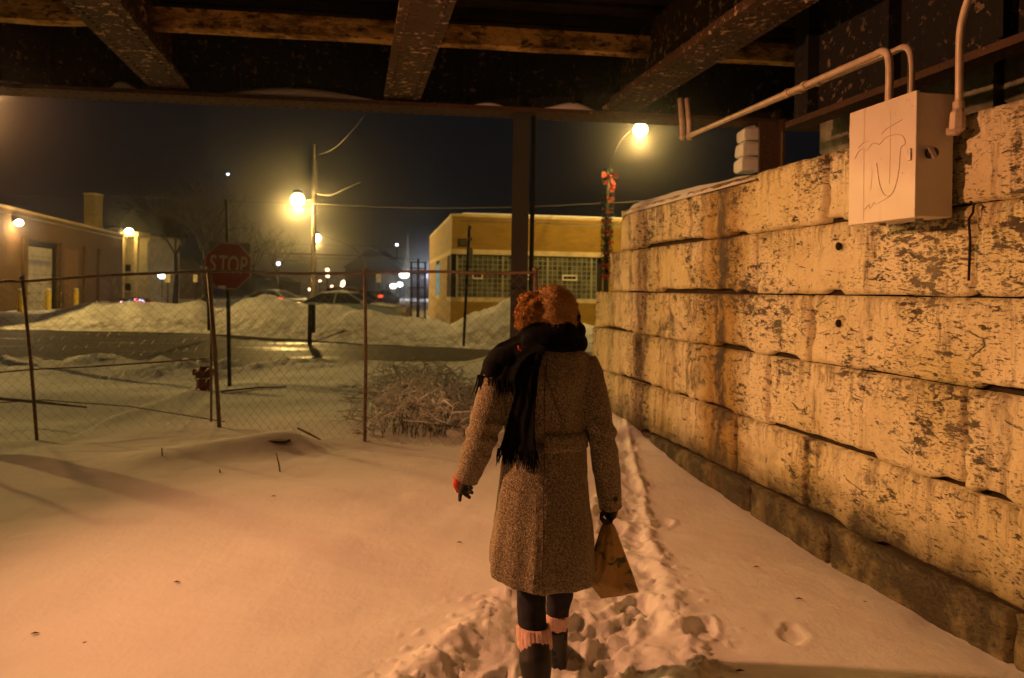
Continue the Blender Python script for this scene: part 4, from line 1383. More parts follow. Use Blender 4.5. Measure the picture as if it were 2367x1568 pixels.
def wall_panel(m_, p0, p1, z0, z1, th, uvs):
    """vertical wall from p0 to p1 (xy), thickness th away to the back; face uv in metres"""
    p0 = Vector((*p0, 0)); p1 = Vector((*p1, 0))
    t = (p1 - p0).normalized(); nrm = Vector((t.y, -t.x, 0))  # faces the camera side
    b0_, b1_ = p0 - nrm * th, p1 - nrm * th
    m_.hexa([(p0.x, p0.y, z0), (p1.x, p1.y, z0), (b1_.x, b1_.y, z0), (b0_.x, b0_.y, z0), (p0.x, p0.y, z1), (p1.x, p1.y, z1), (b1_.x, b1_.y, z1), (b0_.x, b0_.y, z1)])
    L = (p1 - p0).length
    uvs += [(0, z0, 0), (L, z0, 0), (L, z0, 0), (0, z0, 0), (0, z1, 0), (L, z1, 0), (L, z1, 0), (0, z1, 0)]
def brick_part(name, mat, parent, panels):
    m_ = MB(); uv = []
    for p in panels:
        wall_panel(m_, *p, uv)
    me = m_.mesh(name)
    at = me.attributes.new('wuv', 'FLOAT_VECTOR', 'POINT')
    at.data.foreach_set('vector', np.array(uv, float).ravel())
    return link_mesh(name, me, mat, parent)

# ------------------------------------------------------------------ yellow brick building with glass block windows
yb = empty('yellow_brick_building', (-2.3, 30, 0), 'low yellow brick building with glass block windows, behind the bare steel column', 'building')
A0 = Vector((-2.33, 30.0)); FU = Vector((0.986, 0.168)).normalized(); SU = Vector((-0.168, 0.986)).normalized()
def FPt(u): q = A0 + FU * u; return (q.x, q.y)
def SPt(v): q = A0 + SU * v; return (q.x, q.y)
ZT, ZL1, ZL0, ZW1, ZW0, ZS = 4.42, 3.16, 2.97, 2.97, 1.30, 1.14
LF = 16.0
brick_part('wall', M_YBRICK, yb, [
    (FPt(0), FPt(LF), ZL1, ZT, 0.3), (FPt(0), FPt(LF), -0.3, ZS, 0.3),
    (FPt(6.0), FPt(LF), ZW0 - 0.001, ZW1 - 0.001, 0.28)])
# side wall pale: order so that it faces -x
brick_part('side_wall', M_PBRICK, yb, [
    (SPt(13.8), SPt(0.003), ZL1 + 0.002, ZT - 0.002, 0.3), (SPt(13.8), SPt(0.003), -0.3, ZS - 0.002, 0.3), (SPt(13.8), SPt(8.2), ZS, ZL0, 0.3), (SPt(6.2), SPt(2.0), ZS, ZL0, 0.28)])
m = MB(); uvd = []
wall_panel(m, FPt(-0.04), FPt(LF), ZL0, ZL1, 0.36, uvd); wall_panel(m, SPt(13.8), SPt(-0.02), ZL0, ZL1 - 0.003, 0.34, uvd)
o_ = m.build('lintel', M_LIME, yb)
for v in o_.data.vertices: pass
m = MB(); wall_panel(m, FPt(-0.05), FPt(LF), ZS, ZW0, 0.4, uvd); wall_panel(m, SPt(8.2), SPt(6.2), ZS, ZW0, 0.4, uvd); wall_panel(m, SPt(2.0), SPt(0.0), ZS, ZW0 - 0.003, 0.4, uvd)
m.build('sill', M_LIME, yb)
m = MB(); wall_panel(m, FPt(-0.05), FPt(LF), ZT, ZT + 0.10, 0.45, uvd); wall_panel(m, SPt(13.9), SPt(-0.02), ZT, ZT + 0.098, 0.45, uvd)
m.build('coping', M_LIME, yb)
m = MB(); wall_panel(m, FPt(0.4), FPt(LF), ZT + 0.101, ZT + 0.15, 0.5, uvd); wall_panel(m, SPt(13.9), SPt(0.5), ZT + 0.101, ZT + 0.13, 0.4, uvd)
m.build('roof_snow', M_SNOWCAP, yb)
m = MB(); m.slab([(*FPt(0.3), 4.2), (*FPt(LF), 4.2), (FPt(LF)[0] - 2.3, FPt(LF)[1] + 13, 4.2), (*SPt(13.5), 4.2)], (0, 0, 0.1)); m.build('roof', M_SNOWCAP, yb)
# glass blocks: one shared mesh each, as parts
gbm = MB()
s_, d_ = 0.176, 0.08
rg = []
for y_, ins in ((0.0, 0.012), (0.012, 0.0), (d_, 0.0)):
    w_ = s_ / 2 - ins
    rg.append([(-w_, y_, -w_ * 1.02), (w_, y_, -w_ * 1.02), (w_, y_, w_ * 1.02), (-w_, y_, w_ * 1.02)])
gbm.rings(rg)
GBME = gbm.mesh('glass_block')
GBME.materials.append(M_GLASSB)
M_GROUT = simple('pale_grout', (0.26, 0.25, 0.165), 0.8, scale=2, bmp=0)
def block_window(P0, U, n_cols, n_rows, u0, parent_name, ang, skip=None):
    w = link_mesh(parent_name, None, None) if False else None
    # frame of thin grey mortar bars
    m = MB(); cw = 0.198; rh = (ZW1 - ZW0 - 0.04) / n_rows
    tot = n_cols * cw
    def pt(u, dpt, z):
        q = P0 + U * u
        nrm = Vector((U.y, -U.x))
        q = q - nrm * dpt
        return (q.x, q.y, z)
    for i in range(n_cols + 1):
        u = u0 + i * cw
        th = 0.035 if i % 9 == 0 else 0.011
        m.hexa([pt(u - th, 0.06, ZW0), pt(u + th, 0.06, ZW0), pt(u + th, 0.14, ZW0), pt(u - th, 0.14, ZW0), pt(u - th, 0.06, ZW1), pt(u + th, 0.06, ZW1), pt(u + th, 0.14, ZW1), pt(u - th, 0.14, ZW1)])
    for j in range(n_rows + 1):
        z = ZW0 + 0.02 + j * rh
        m.hexa([pt(u0, 0.063, z - 0.011), pt(u0 + tot, 0.063, z - 0.011), pt(u0 + tot, 0.137, z - 0.011), pt(u0, 0.137, z - 0.011), pt(u0, 0.063, z + 0.011), pt(u0 + tot, 0.063, z + 0.011), pt(u0 + tot, 0.137, z + 0.011), pt(u0, 0.137, z + 0.011)])
    wn = m.build('window', M_GROUT, yb)
    for i in range(n_cols):
        for j in range(n_rows):
            if skip and skip(i, j): continue
            q = pt(u0 + (i + 0.5) * cw, 0.075, ZW0 + 0.02 + (j + 0.5) * rh)
            o = bpy.data.objects.new('glass_block', GBME); COL.objects.link(o)
            o.parent = wn
            o.location = q
            o.rotation_euler = (0, 0, ang)
            o.scale = (1, 1, rh / 0.20)
    return wn
aF = math.atan2(FU.y, FU.x)
vents = {(12, 4), (13, 4), (14, 4), (21, 4), (22, 4), (23, 4), (3, 4), (4, 4)}
block_window(A0, FU, 28, 9, 0.22, 'window', aF, lambda i, j: (i, j) in vents)
aS = math.atan2(-SU.y, -SU.x)
A1 = A0 + SU * 1.95
block_window(A1, -SU, 8, 9, 0.05, 'window', aS)
M_VENT = simple('white_vent', (0.75, 0.70, 0.52), 0.5, bmp=0)
for (a_, b_) in ((3, 5), (12, 15), (21, 24)):
    m = MB()
    u0, u1 = 0.22 + a_ * .198, 0.22 + b_ * .198
    z0 = ZW0 + 0.02 + 4 * 0.181; z1 = z0 + 0.181
    q0, q1 = FPt(u0), FPt(u1)
    nrm = Vector((FU.y, -FU.x))
    for (za, zb_) in ((z0 - 0.02, z0 + 0.03), (z1 - 0.03, z1 + 0.02)):
        wall_panel(m, (q0[0] - nrm.x * 0.02, q0[1] - nrm.y * 0.02), (q1[0] - nrm.x * 0.02, q1[1] - nrm.y * 0.02), za, zb_, 0.06, uvd)
    for uu in (u0, u1 - 0.04):
        e0_, e1_ = FPt(uu), FPt(uu + 0.04)
        wall_panel(m, (e0_[0] - nrm.x * 0.022, e0_[1] - nrm.y * 0.022), (e1_[0] - nrm.x * 0.022, e1_[1] - nrm.y * 0.022), z0 + 0.031, z1 - 0.031, 0.05, uvd)
    m.build('vent_frame', M_VENT, yb)
for (a_, b_) in ((3, 5), (12, 15), (21, 24)):
    m = MB()
    q0, q1 = FPt(0.22 + a_ * .198), FPt(0.22 + b_ * .198); nrm = Vector((FU.y, -FU.x))
    wall_panel(m, (q0[0] - nrm.x * 0.09, q0[1] - nrm.y * 0.09), (q1[0] - nrm.x * 0.09, q1[1] - nrm.y * 0.09), ZW0 + 0.744, ZW0 + 0.925, 0.04, uvd)
    m.build('vent_pane', M_GLASS, yb)
m = MB(); wall_panel(m, FPt(0), FPt(6.4), ZW0 - 0.05, ZW1 + 0.05, 0.05, uvd)
for i in range(len(m.v)):
    m.v[i] = (m.v[i][0] + SU.x * 0.24, m.v[i][1] + SU.y * 0.24, m.v[i][2])
m.build('dark_interior', M_DARKMET, yb)
# lit sliver of window in the side wall
m = MB(); wall_panel(m, SPt(8.1), SPt(6.3), ZW0, ZW1 - 0.2, 0.05, uvd)
m.build('lit_window', emit('teal_window', (0.45, 0.80, 0.72), 0.30), yb)
# plaque with lighter lines
m = MB(); q0, q1 = FPt(0.24), FPt(0.56); nrm = Vector((FU.y, -FU.x)) * 0.03
wall_panel(m, (q0[0] + nrm.x, q0[1] + nrm.y), (q1[0] + nrm.x, q1[1] + nrm.y), 3.27, 3.56, 0.028, uvd)
pl = m.build('plaque', M_BLACKPOST, yb)
m = MB()
for z in (3.33, 3.40, 3.47):
    q0, q1 = FPt(0.29), FPt(0.51)
    wall_panel(m, (q0[0] + nrm.x * 1.2, q0[1] + nrm.y * 1.2), (q1[0] + nrm.x * 1.2, q1[1] + nrm.y * 1.2), z, z + 0.022, 0.004, uvd)
m.build('plaque_line', simple('dull_letters', (0.16, 0.13, 0.08), 0.6, bmp=0), pl)

# tall dark lattice gate left of it
gt = empty('lattice_gate', D(963, 760, 31), 'tall dark steel lattice gate against the left side of the yellow brick building', 'gate')
def gbar(x0, y0, x1, y1, w=0.05, name='bar'):
    m = MB(); m.beam(D(x0, y0, 31), D(x1, y1, 31), w, w, up=(0, 1, 0)); m.build(name, M_BLACKPOST, gt)
for x in (950, 966, 982):
    gbar(x, 770, x + 1, 598 if x == 966 else 606, 0.09 if x == 966 else 0.07, 'post')
for x in (954, 958, 962, 970, 974, 978):
    gbar(x, 765, x + 1, 632, 0.025)
for y in (606, 620, 632, 665, 700, 735):
    gbar(946, y, 986, y + 1, 0.045, 'crossbar')

# steeple
M_STEEPLE = simple('pale_steeple', (0.42, 0.40, 0.34), 0.8, scale=1)
st = empty('church_steeple', D(939, 690, 130), 'slender pale church steeple far down the street', 'steeple')
t_ = D(938, 535, 130); b_ = D(940, 640, 130)
m = MB()
rg = []
for z, w_ in ((b_.z - 0.2, 0.85), (t_.z * 0.5 + b_.z * 0.5, 0.42), (t_.z, 0.03)):
    rg.append([(b_.x + w_ * math.cos(a), b_.y + w_ * math.sin(a), z) for a in np.linspace(0, 2 * PI, 8, endpoint=False)])
m.rings(rg); m.build('spire', M_STEEPLE, st)
m = MB(); m.box((b_.x, b_.y, b_.z / 2 - 0.1), (1.9, 1.9, b_.z)); m.build('tower', M_STEEPLE, st)
m = MB(); m.box((b_.x - 6.0, b_.y + 8, 2.4), (9, 14, 5.2)); m.slab([(b_.x - 10.8, b_.y + 0.7, 5.0), (b_.x - 1.2, b_.y + 0.7, 5.0), (b_.x - 6, b_.y + 0.7, 8.4)], (0, 14.5, 0)); m.build('nave', M_DECK, st)

# ------------------------------------------------------------------ left brown brick building
lb = empty('brown_brick_building', (-26, 42, 0), 'low brown brick workshop with pale garage door and bright wall lamp', 'building')
B0 = Vector((-25.1, 38.3)); B1 = Vector((-29.75, 59.6)); BU = (B1 - B0).normalized(); BNv = Vector((BU.y, -BU.x))   # faces the street (+x)
def BPt(u, n=0.0): q = B0 + BU * u + BNv * n; return (q.x, q.y)
LB = (B1 - B0).length
def px_to_u(px):
    a = (px * 0.9468 - CX) / F
    # x = B0.x + BU.x u = a*(B0.y + BU.y u)
    return (a * B0.y - B0.x) / (BU.x - a * BU.y)
def lbp(u0, u1, z0, z1, th=0.3, n=0.0): return (BPt(u0, n), BPt(u1, n), z0, z1, th)
uD0, uD1 = px_to_u(68), px_to_u(140)
uR0, uR1 = px_to_u(150), px_to_u(190)
ZR = 5.3
brick_part('wall', M_RBRICK, lb, [lbp(-14, uD0, -0.3, ZR), lbp(uD0, LB, 3.92, ZR), lbp(uD1, LB, -0.3, 3.92, 0.28)])
brick_part('end_wall', M_RBRICK, lb, [(BPt(LB), (BPt(LB)[0] - 14, BPt(LB)[1] - 3), -0.3, ZR, 0.3)])
brick_part('end_wall', M_RBRICK, lb, [((BPt(-14)[0] - 14, BPt(-14)[1] - 3), BPt(-14), -0.3, ZR, 0.3)])
for pxp in (56, 147, 205, 240):
    u = px_to_u(pxp)
    brick_part('pilaster', M_RBRICK, lb, [lbp(u - 0.28, u + 0.28, -0.3, 4.0, 0.12, 0.13)])
brick_part('infill_panel', brick_mat('orange_brick', (0.23, 0.12, 0.03), (0.20, 0.10, 0.026), (0.14, 0.08, 0.03)), lb, [lbp(uR0 + 0.2, uR1 - 0.1, -0.3, 3.7, 0.04, 0.045)])
m = MB(); wall_panel(m, *lbp(-14.1, LB + 0.1, ZR, ZR + 0.12, 0.4, 0.03), uvd); m.build('coping', M_LIME, lb)
m = MB(); m.slab([(*BPt(-14), 5.0), (*BPt(LB), 5.0), (BPt(LB)[0] - 14, BPt(LB)[1] - 3, 5.0), (BPt(-14)[0] - 14, BPt(-14)[1] - 3, 5.0)], (0, 0, 0.1)); m.build('roof', M_SNOWCAP, lb)
M_DOOR = simple('garage_door', (0.34, 0.31, 0.24), 0.6, scale=2)
gd = None
nz_ = 7
m = MB(); wall_panel(m, *lbp(uD0, uD1 - 0.35, 0.0, 3.6, 0.05, -0.22), uvd); gd = m.build('garage_door', M_MORTAR, lb)
for i in range(nz_):
    m = MB(); wall_panel(m, *lbp(uD0 + 0.05, uD1 - 0.4, 0.02 + i * 0.51, 0.02 + (i + 1) * 0.51 - 0.02, 0.03, -0.17), uvd)
    m.build('panel', M_DOOR, gd)
m = MB()
L_ = uD1 - uD0 - 0.6
x_ = uD0 + 0.15
while x_ < uD1 - 0.7:
    w_ = random.uniform(0.10, 0.20)
    wall_panel(m, *lbp(x_, x_ + w_, 2.62, 2.86, 0.004, -0.164), uvd)
    x_ += w_ + 0.07
m.build('lettering', simple('faded_blue', (0.10, 0.11, 0.18), 0.6, bmp=0), gd)
m = MB(); wall_panel(m, *lbp(uD0 - 0.05, uD1 - 0.1, 3.62, 3.9, 0.04, -0.1), uvd); wall_panel(m, *lbp(uD1 - 0.33, uD1 - 0.02, -0.1, 3.9, 0.04, -0.1), uvd); m.build('door_recess', M_DARKSTEEL, lb)
# wall lamp
wl = D(29, 544 * .9468, 40.4); u_ = px_to_u(30)
q = BPt(u_, 0.25)
W0 = D(29, 515, q[1])
lampw = Vector((q[0], q[1], W0.z))
wlo = empty('wall_lamp', lampw, 'very bright wall lamp high on the brown brick workshop at the far left', 'lamp')
m = MB(); m.ball(lampw, (0.20, 0.24, 0.17), 14, 8); m.build('lens', E_WARM, wlo, smooth=True)
m = MB(); m.box(lampw + Vector((-0.16, 0, 0.12)), (0.30, 0.36, 0.16)); m.build('housing', M_DARKMET, wlo)
point('lamp_light', lampw + Vector((0.35, -0.1, -0.28)), P_WALL, (1.0, 0.62, 0.27), 0.12)
# bollards
M_YEL = simple('yellow_paint', (0.62, 0.46, 0.03), 0.5)
for pxb, lbl in ((73, 'yellow bollard at the left edge of the pale garage door'), (145, 'yellow bollard at the right edge of the pale garage door'), (2, 'yellow bollard at the far left of the brown workshop')):
    q = BPt(px_to_u(pxb), 0.9)
    c = Vector((q[0], q[1], 0))
    bo = empty('bollard', c, lbl, 'bollard', 'yellow bollards by the workshop')
    m = MB(); m.tube([c + Vector((0, 0, -0.2)), c + Vector((0, 0, 1.15)), c + Vector((0, 0, 1.22)), c + Vector((0, 0, 1.25))], [0.15, 0.15, 0.12, 0.03], 14); m.build('tube', M_YEL, bo, smooth=False)
    m = MB(); m.ball(c + Vector((0, 0, 1.27)), (0.14, 0.14, 0.05), 10, 5); m.build('snow_cap', M_SNOWCAP, bo, smooth=True)

# tall chimney behind
M_CHIM = brick_mat('cream_brick', (0.36, 0.27, 0.10), (0.33, 0.24, 0.09), (0.28, 0.2, 0.09))
c0, c1 = D(194, 500, 63), D(219, 500, 63)
tz = D(212, 451, 63).z
ch = empty('brick_chimney', (c0.x, 63, 0), 'broad pale brick chimney rising behind the brown workshop', 'chimney')
brick_part('stack', M_CHIM, ch, [((c0.x, 63), (c1.x, 63), -0.3, tz, 1.2)])
m = MB(); m.box(((c0.x + c1.x) / 2, 63.6, tz + 0.08), (c1.x - c0.x + 0.12, 1.32, 0.16)); m.build('cap', M_CHIM and M_LIME, ch)

# frame house with porch posts
M_SIDING = simple('pale_siding', (0.40, 0.35, 0.20), 0.7, scale=2)
hs = empty('frame_house', D(320, 690, 62), 'pale two storey frame house with lit porch posts right of the brown workshop', 'house')
def hbox(x0, y0, x1, y1, dep, th, name, mat, ob=hs):
    a, b = D(x0, y1, dep), D(x1, y0, dep)
    m = MB(); m.hexa([(a.x, dep, a.z), (b.x, dep, a.z), (b.x, dep + th, a.z), (a.x, dep + th, a.z), (a.x, dep, b.z), (b.x, dep, b.z), (b.x, dep + th, b.z), (a.x, dep + th, b.z)])
    return m.build(name, mat, ob)
for i in range(22):
    y = 545 + i * 7.2
    hbox(286, y, 342 + (i < 2) * 6, y + 6.6, 64.0, 6, 'siding_board', M_SIDING)
hbox(286, 545, 341, 706, 64.05, 5.9, 'wall', M_SIDING)
hbox(276, 545, 286, 704, 62.4, 0.3, 'porch_post', M_LIME)
hbox(308, 545, 318, 704, 62.4, 0.3, 'porch_post', M_LIME)
hbox(238, 536, 320, 545, 62.3, 2.0, 'eave', M_LIME)
for (x0, y0) in ((288, 612), (288, 656)):
    w_ = hbox(x0, y0, x0 + 14, y0 + 16, 63.9, 0.05, 'window', M_GLASS)
    hbox(x0 - 1.5, y0 + 16, x0 + 15.5, y0 + 18, 63.85, 0.12, 'sill', M_LIME, w_)
a, b = D(268, 536, 64), D(360, 536, 64)
m = MB(); m.slab([(a.x, 63.5, a.z), (b.x, 63.5, b.z), ((a.x + b.x) / 2, 63.5, a.z + 1.9)], (0, 7.5, 0)); m.build('roof', M_DECK, hs)
for k_ in range(3):
    m = MB(); m.beam(D(330 + k_ * 9, 660 + k_ * 2, 61.5), D(392 + k_ * 5, 716, 58), 0.035, 0.04); m.build('stair_rail', M_GALV, hs)
for k_ in range(8):
    m = MB(); c = D(338 + k_ * 8, 674 + k_ * 6, 61.3 - 0.4 * k_); m.box(c, (0.9, 0.25, 0.05)); m.build('stair_tread', M_SIDING, hs)
hl = D(298, 535, 62.0)
hlo = empty('wall_lamp', hl, 'bright floodlight under the eave of the pale frame house', 'lamp')
m = MB(); m.ball(hl, (0.34, 0.25, 0.24), 14, 8); m.build('lens', E_SOD, hlo, smooth=True)
m = MB(); m.box(hl + Vector((0, 0.25, 0.28)), (0.5, 0.4, 0.14)); m.build('housing', M_DARKMET, hlo)
point('lamp_light', hl + Vector((0.0, -0.45, -0.35)), P_HOUSE, C_SOD2, 0.2)
# satellite dish / dark dome beside the eave
m = MB(); c = D(261, 531, 61.8); m.ball(c, (0.75, 0.2, 0.35), 16, 8)
m.build('satellite_dish', M_DARKMET, None, smooth=True, label='dark oval dish shape beside the chimney, left of the floodlight', cat='dish')

# christmas lights on a hedge
hg = empty('lit_hedge', D(312, 712, 56), 'low dark hedge covered in pink and blue christmas lights by the frame house', 'hedge')
m = MB()
for i in range(1200):
    c = D(random.uniform(278, 346), random.uniform(690, 712), 56 + random.uniform(-0.5, 0.5))
    d1 = Vector((random.gauss(0, .08), random.gauss(0, .08), random.gauss(0, .08))); d2 = Vector((random.gauss(0, .08), random.gauss(0, .08), random.gauss(0, .08)))
    m.add([c, c + d1, c + d2], [(0, 1, 2)])
m.build('foliage', M_GREEN, hg, fix=False)
for mt, nm in ((E_PINK, 34), (E_BLUE, 14), (E_RED, 12), (E_WHITE, 8)):
    m = MB()
    for i in range(nm):
        t = random.random()
        yy = 706 + random.uniform(-9, 6) if t < 0.45 else 700 + (t - 0.45) * 26 + random.uniform(-14, 8)
        c = D(276 + 74 * t, yy, 55.2 + random.uniform(-.3, .3))
        m.ball(c, 0.055, 6, 4)
    m.build('fairy_lights', mt, hg, fix=False, kind='stuff')

# ------------------------------------------------------------------ bare trees
M_BARK = simple('winter_bark', (0.05, 0.043, 0.032), 0.9, bmp=0)
def tree(base, H, seed, label, lean=0.0):
    rd = random.Random(seed)
    T_ = empty('bare_tree', base, label, 'tree')
    mt, mc = MB(), MB()
    trunk_top = Vector(base) + Vector((lean, 0, H * 0.35))
    mt.tube([Vector(base) - Vector((0, 0, 0.3)), Vector(base).lerp(trunk_top, 0.5) + Vector((0.1, 0, 0)), trunk_top], [H * 0.022, H * 0.018, H * 0.013], 8)
    def grow(p, d, l, r, lv):
        q = p + d * l
        mid = p.lerp(q, 0.5) + Vector((rd.gauss(0, .06), rd.gauss(0, .06), 0)) * l
        mc.tube([p, mid, q], [r, r * 0.8, r * 0.6], 4 if lv > 1 else 3, cap=False)
        if lv == 0: return
        for k in range(rd.choice((2, 3, 3))):
            nd = (d + Vector((rd.gauss(0, .5), rd.gauss(0, .5), rd.gauss(0.12, .35)))).normalized()
            grow(q if k else mid, nd, l * rd.uniform(0.6, 0.85), r * 0.6, lv - 1)
    for k in range(5):
        a = 2 * PI * k / 5 + rd.random()
        grow(trunk_top, Vector((math.cos(a) * 0.5, math.sin(a) * 0.5, 0.9)).normalized(), H * 0.20, H * 0.007, 5)
    mt.build('trunk', M_BARK, T_, smooth=True)
    mc.build('crown', M_BARK, T_, fix=False)
for i, (xd, dep, H, lb_) in enumerate((
    (405, 66, 11.5, 'bare winter tree right of the frame house, nearest the white lamp'),
    (470, 60, 10, 'bare winter tree directly behind and left of the stop sign'),
    (585, 75, 9, 'faint bare tree between the stop sign and the wooden pole'),
    (350, 80, 12, 'tall bare tree behind the frame house'),
    (640, 95, 9, 'low faint bare tree just left of the wooden pole'))):
    g = D(xd, HY, dep)
    tree((g.x, g.y, 0.1), H, 40 + i, lb_)

# dark houses far away on both sides of the street
def block_house(xd0, xd1, yd, dep, label, mat=M_DECK):
    a, b = D(xd0, yd, dep), D(xd1, yd, dep)
    H_ = empty('dark_house', (a.x, dep, 0), label, 'house')
    m = MB(); m.hexa([(a.x, dep, -0.3), (b.x, dep, -0.3), (b.x, dep + 8, -0.3), (a.x, dep + 8, -0.3), (a.x, dep, a.z * 0.72), (b.x, dep, a.z * 0.72), (b.x, dep + 8, a.z * 0.72), (a.x, dep + 8, a.z * 0.72)]); m.build('wall', mat, H_)
    m = MB(); m.slab([(a.x - 0.3, dep - 0.2, a.z * 0.72), (b.x + 0.3, dep - 0.2, a.z * 0.72), ((a.x + b.x) / 2, dep - 0.2, a.z)], (0, 8.4, 0)); m.build('roof', mat, H_)
    for t in (0.25, 0.65):
        wm = MB(); c = Vector((a.x + (b.x - a.x) * t, dep - 0.02, a.z * 0.4)); wm.box(c, (0.9, 0.05, 1.2)); wm.build('window', M_GLASS, H_)
M_FARH = simple('far_siding', (0.11, 0.095, 0.065), 0.9, scale=0.6)
block_house(345, 402, 590, 86, 'unlit house behind the trees, next to the frame house', M_FARH)
block_house(520, 590, 630, 120, 'low unlit house far behind the stop sign', M_FARH)
block_house(600, 668, 640, 140, 'farthest dark house left of the wooden pole', M_FARH)
block_house(868, 915, 625, 120, 'dark house left of the steeple, beyond the parked cars', M_FARH)

# ------------------------------------------------------------------ cars
M_GLASSCAR = simple('car_glass', (0.015, 0.016, 0.016), 0.05, bmp=0)
M_TYRE = simple('tyre', (0.015, 0.015, 0.015), 0.9, bmp=0)
def car_mat(name, col):
    m, n, bs = new_mat(name)
    n.links.new(mix(n, ramp(n, noise(n, pos(n), 3, 6, .7), [(0.5, 0.0), (0.75, 0.5)]), col, (0.3, 0.27, 0.22)), bs.inputs['Base Color'])
    bs.inputs['Roughness'].default_value = 0.3
    bs.inputs['Metallic'].default_value = 0.3
    return m
def make_car(c, ang, L, Wd, H, paint, label, snow=True, suv=False, group=None):
    """c: centre on the ground; the car's nose points along +x turned by ang"""
    T_ = empty('parked_car', c, label, 'car', group)
    ca, sa = math.cos(ang), math.sin(ang)
    def tr(x, y, z): return (c[0] + x * ca - y * sa, c[1] + x * sa + y * ca, c[2] + z)
    hl_ = L / 2; hw = Wd / 2
    if suv:
        prof = [(-hl_, .45), (-hl_, .95), (-hl_ + .12, 1.02), (-hl_ + .10, 1.05), (hl_ * .42, 1.02), (hl_ * .9, .88), (hl_, .70), (hl_, .32), (-hl_, .32)]
        cab_ = [(-hl_ + .12, 1.0), (-hl_ + .32, H - .06), (-hl_ * .3, H), (hl_ * .05, H - .03), (hl_ * .42, 1.0)]
    else:
        prof = [(-hl_, .45), (-hl_ + .03, .88), (-hl_ + .35, .95), (-hl_ * .55, .96), (hl_ * .42, .95), (hl_ * .88, .80), (hl_, .62), (hl_, .30), (-hl_, .30)]
        cab_ = [(-hl_ * .66, .95), (-hl_ * .36, H - .05), (-hl_ * .08, H), (hl_ * .12, H - .04), (hl_ * .46, .93)]
    m = MB(); rg = []
    for y, ins, dz in ((-hw, 0.04, .03), (-hw + .05, 0.0, 0), (hw - .05, 0.0, 0), (hw, .04, .03)):
        rg.append([tr(x * (1 - ins / hl_), y, z - (dz if z > .6 else -dz)) for x, z in prof])
    m.rings(rg); m.build('body', paint, T_)
    m = MB(); rg = []
    for y, ins in ((-hw + .06, 0), (-hw * .80, 1), (hw * .80, 1), (hw - .06, 0)):
        rg.append([tr(x, y, z if ins else min(z, .97)) for x, z in cab_])
    # glasshouse: trapezoid section
    rg = []
    for y0_, y1_ in ((-hw + .05, -hw * .74), (-hw + .055, -hw * .73), (hw - .055, hw * .73), (hw - .05, hw * .74)):
        rg.append([tr(x, y0_ + (y1_ - y0_) * min(1, max(0, (z - .94) / (H - .94))), z) for x, z in cab_])
    m = MB(); m.rings(rg[0:1] + rg[3:4]); m.build('glasshouse', M_GLASSCAR, T_)
    # roof skin and pillars
    m = MB()
    top = [(x, z) for x, z in cab_[1:4]]
    rr = []
    for y in np.linspace(-hw * .76, hw * .76, 7):
        rr.append([tr(x, y, z + .012 + .03 * (1 - (y / hw) ** 2)) for x, z in [(cab_[1][0] - .04, cab_[1][1] - .02)] + top[1:2] + [(cab_[3][0] + .04, cab_[3][1] - .02)]] + [tr(x, y, z - .01) for x, z in [(cab_[3][0] + .02, cab_[3][1] - .04), (cab_[2][0], cab_[2][1] - .03), (cab_[1][0] - .02, cab_[1][1] - .04)]])
    m.rings(rr); m.build('roof', paint, T_, smooth=False)
    for sgn in (-1, 1):
        for (xa, za), (xb, zb_), w_ in ((cab_[0], cab_[1], .07), (cab_[4], cab_[3], .06), ((cab_[2][0] - .05, .95), cab_[2], .05)):
            m = MB(); m.beam(tr(xa, sgn * (hw - .045), za), tr(xb, sgn * hw * .735, zb_), w_, w_ * .6); m.build('pillar', paint, T_)
    for sx_ in (-.62, .64):
        for sy_ in (-1, 1):
            m = MB(); m.tube([tr(hl_ * sx_, sy_ * (hw - .2), .32), tr(hl_ * sx_, sy_ * (hw + .01), .32)], .32, 16)
            w_ = m.build('wheel', M_TYRE, T_)
            m = MB(); m.tube([tr(hl_ * sx_, sy_ * (hw + .012), .32), tr(hl_ * sx_, sy_ * (hw + .022), .32)], .2, 12); m.build('rim', M_GALV, w_)
    for sy_ in (-1, 1):
        m = MB(); m.box(tr(hl_ - .02, sy_ * hw * .72, .66), (.1, .3, .13), ang); m.build('headlight', M_GALV, T_)
        m = MB(); m.box(tr(-hl_ + .02, sy_ * hw * .75, .80), (.08, .28, .14), ang); m.build('tail_light', M_RED, T_)
        m = MB(); m.ball(tr(cab_[4][0] - .15, sy_ * (hw + .06), 1.0), (.10, .10, .07), 8, 6); m.build('mirror', paint, T_)
    if snow:
        m = MB(); rr = []
        for y in np.linspace(-hw * .72, hw * .72, 7):
            k_ = 1 - (y / (hw * .74)) ** 2
            rr.append([tr(cab_[1][0] - .02, y, cab_[1][1] + .03), tr(cab_[2][0], y, cab_[2][1] + .045 + .04 * k_), tr(cab_[3][0], y, cab_[3][1] + .04), tr(cab_[3][0] + .03, y, cab_[3][1] + .012), tr(cab_[2][0], y, cab_[2][1] + .02), tr(cab_[1][0], y, cab_[1][1] + .0)])
        m.rings(rr); m.build('snow_cap', M_SNOWCAP, T_, smooth=True)
        m = MB(); m.slab([tr(cab_[4][0] + .1, -hw * .8, .95), tr(hl_ * .86, -hw * .8, .84), tr(hl_ * .86, hw * .8, .84), tr(cab_[4][0] + .1, hw * .8, .95)], (0, 0, .04)); m.build('snow_on_bonnet', M_SNOWCAP, T_)
    return T_
c = D(800, 740, 32)
make_car((c.x, 32.0, 0.02), -0.10, 4.9, 1.8, 1.40, car_mat('pale_blue_paint', (0.20, 0.27, 0.28)), 'pale blue sedan with snow on its roof, parked half hidden behind the snowbank')
c = D(812, 740, 35)
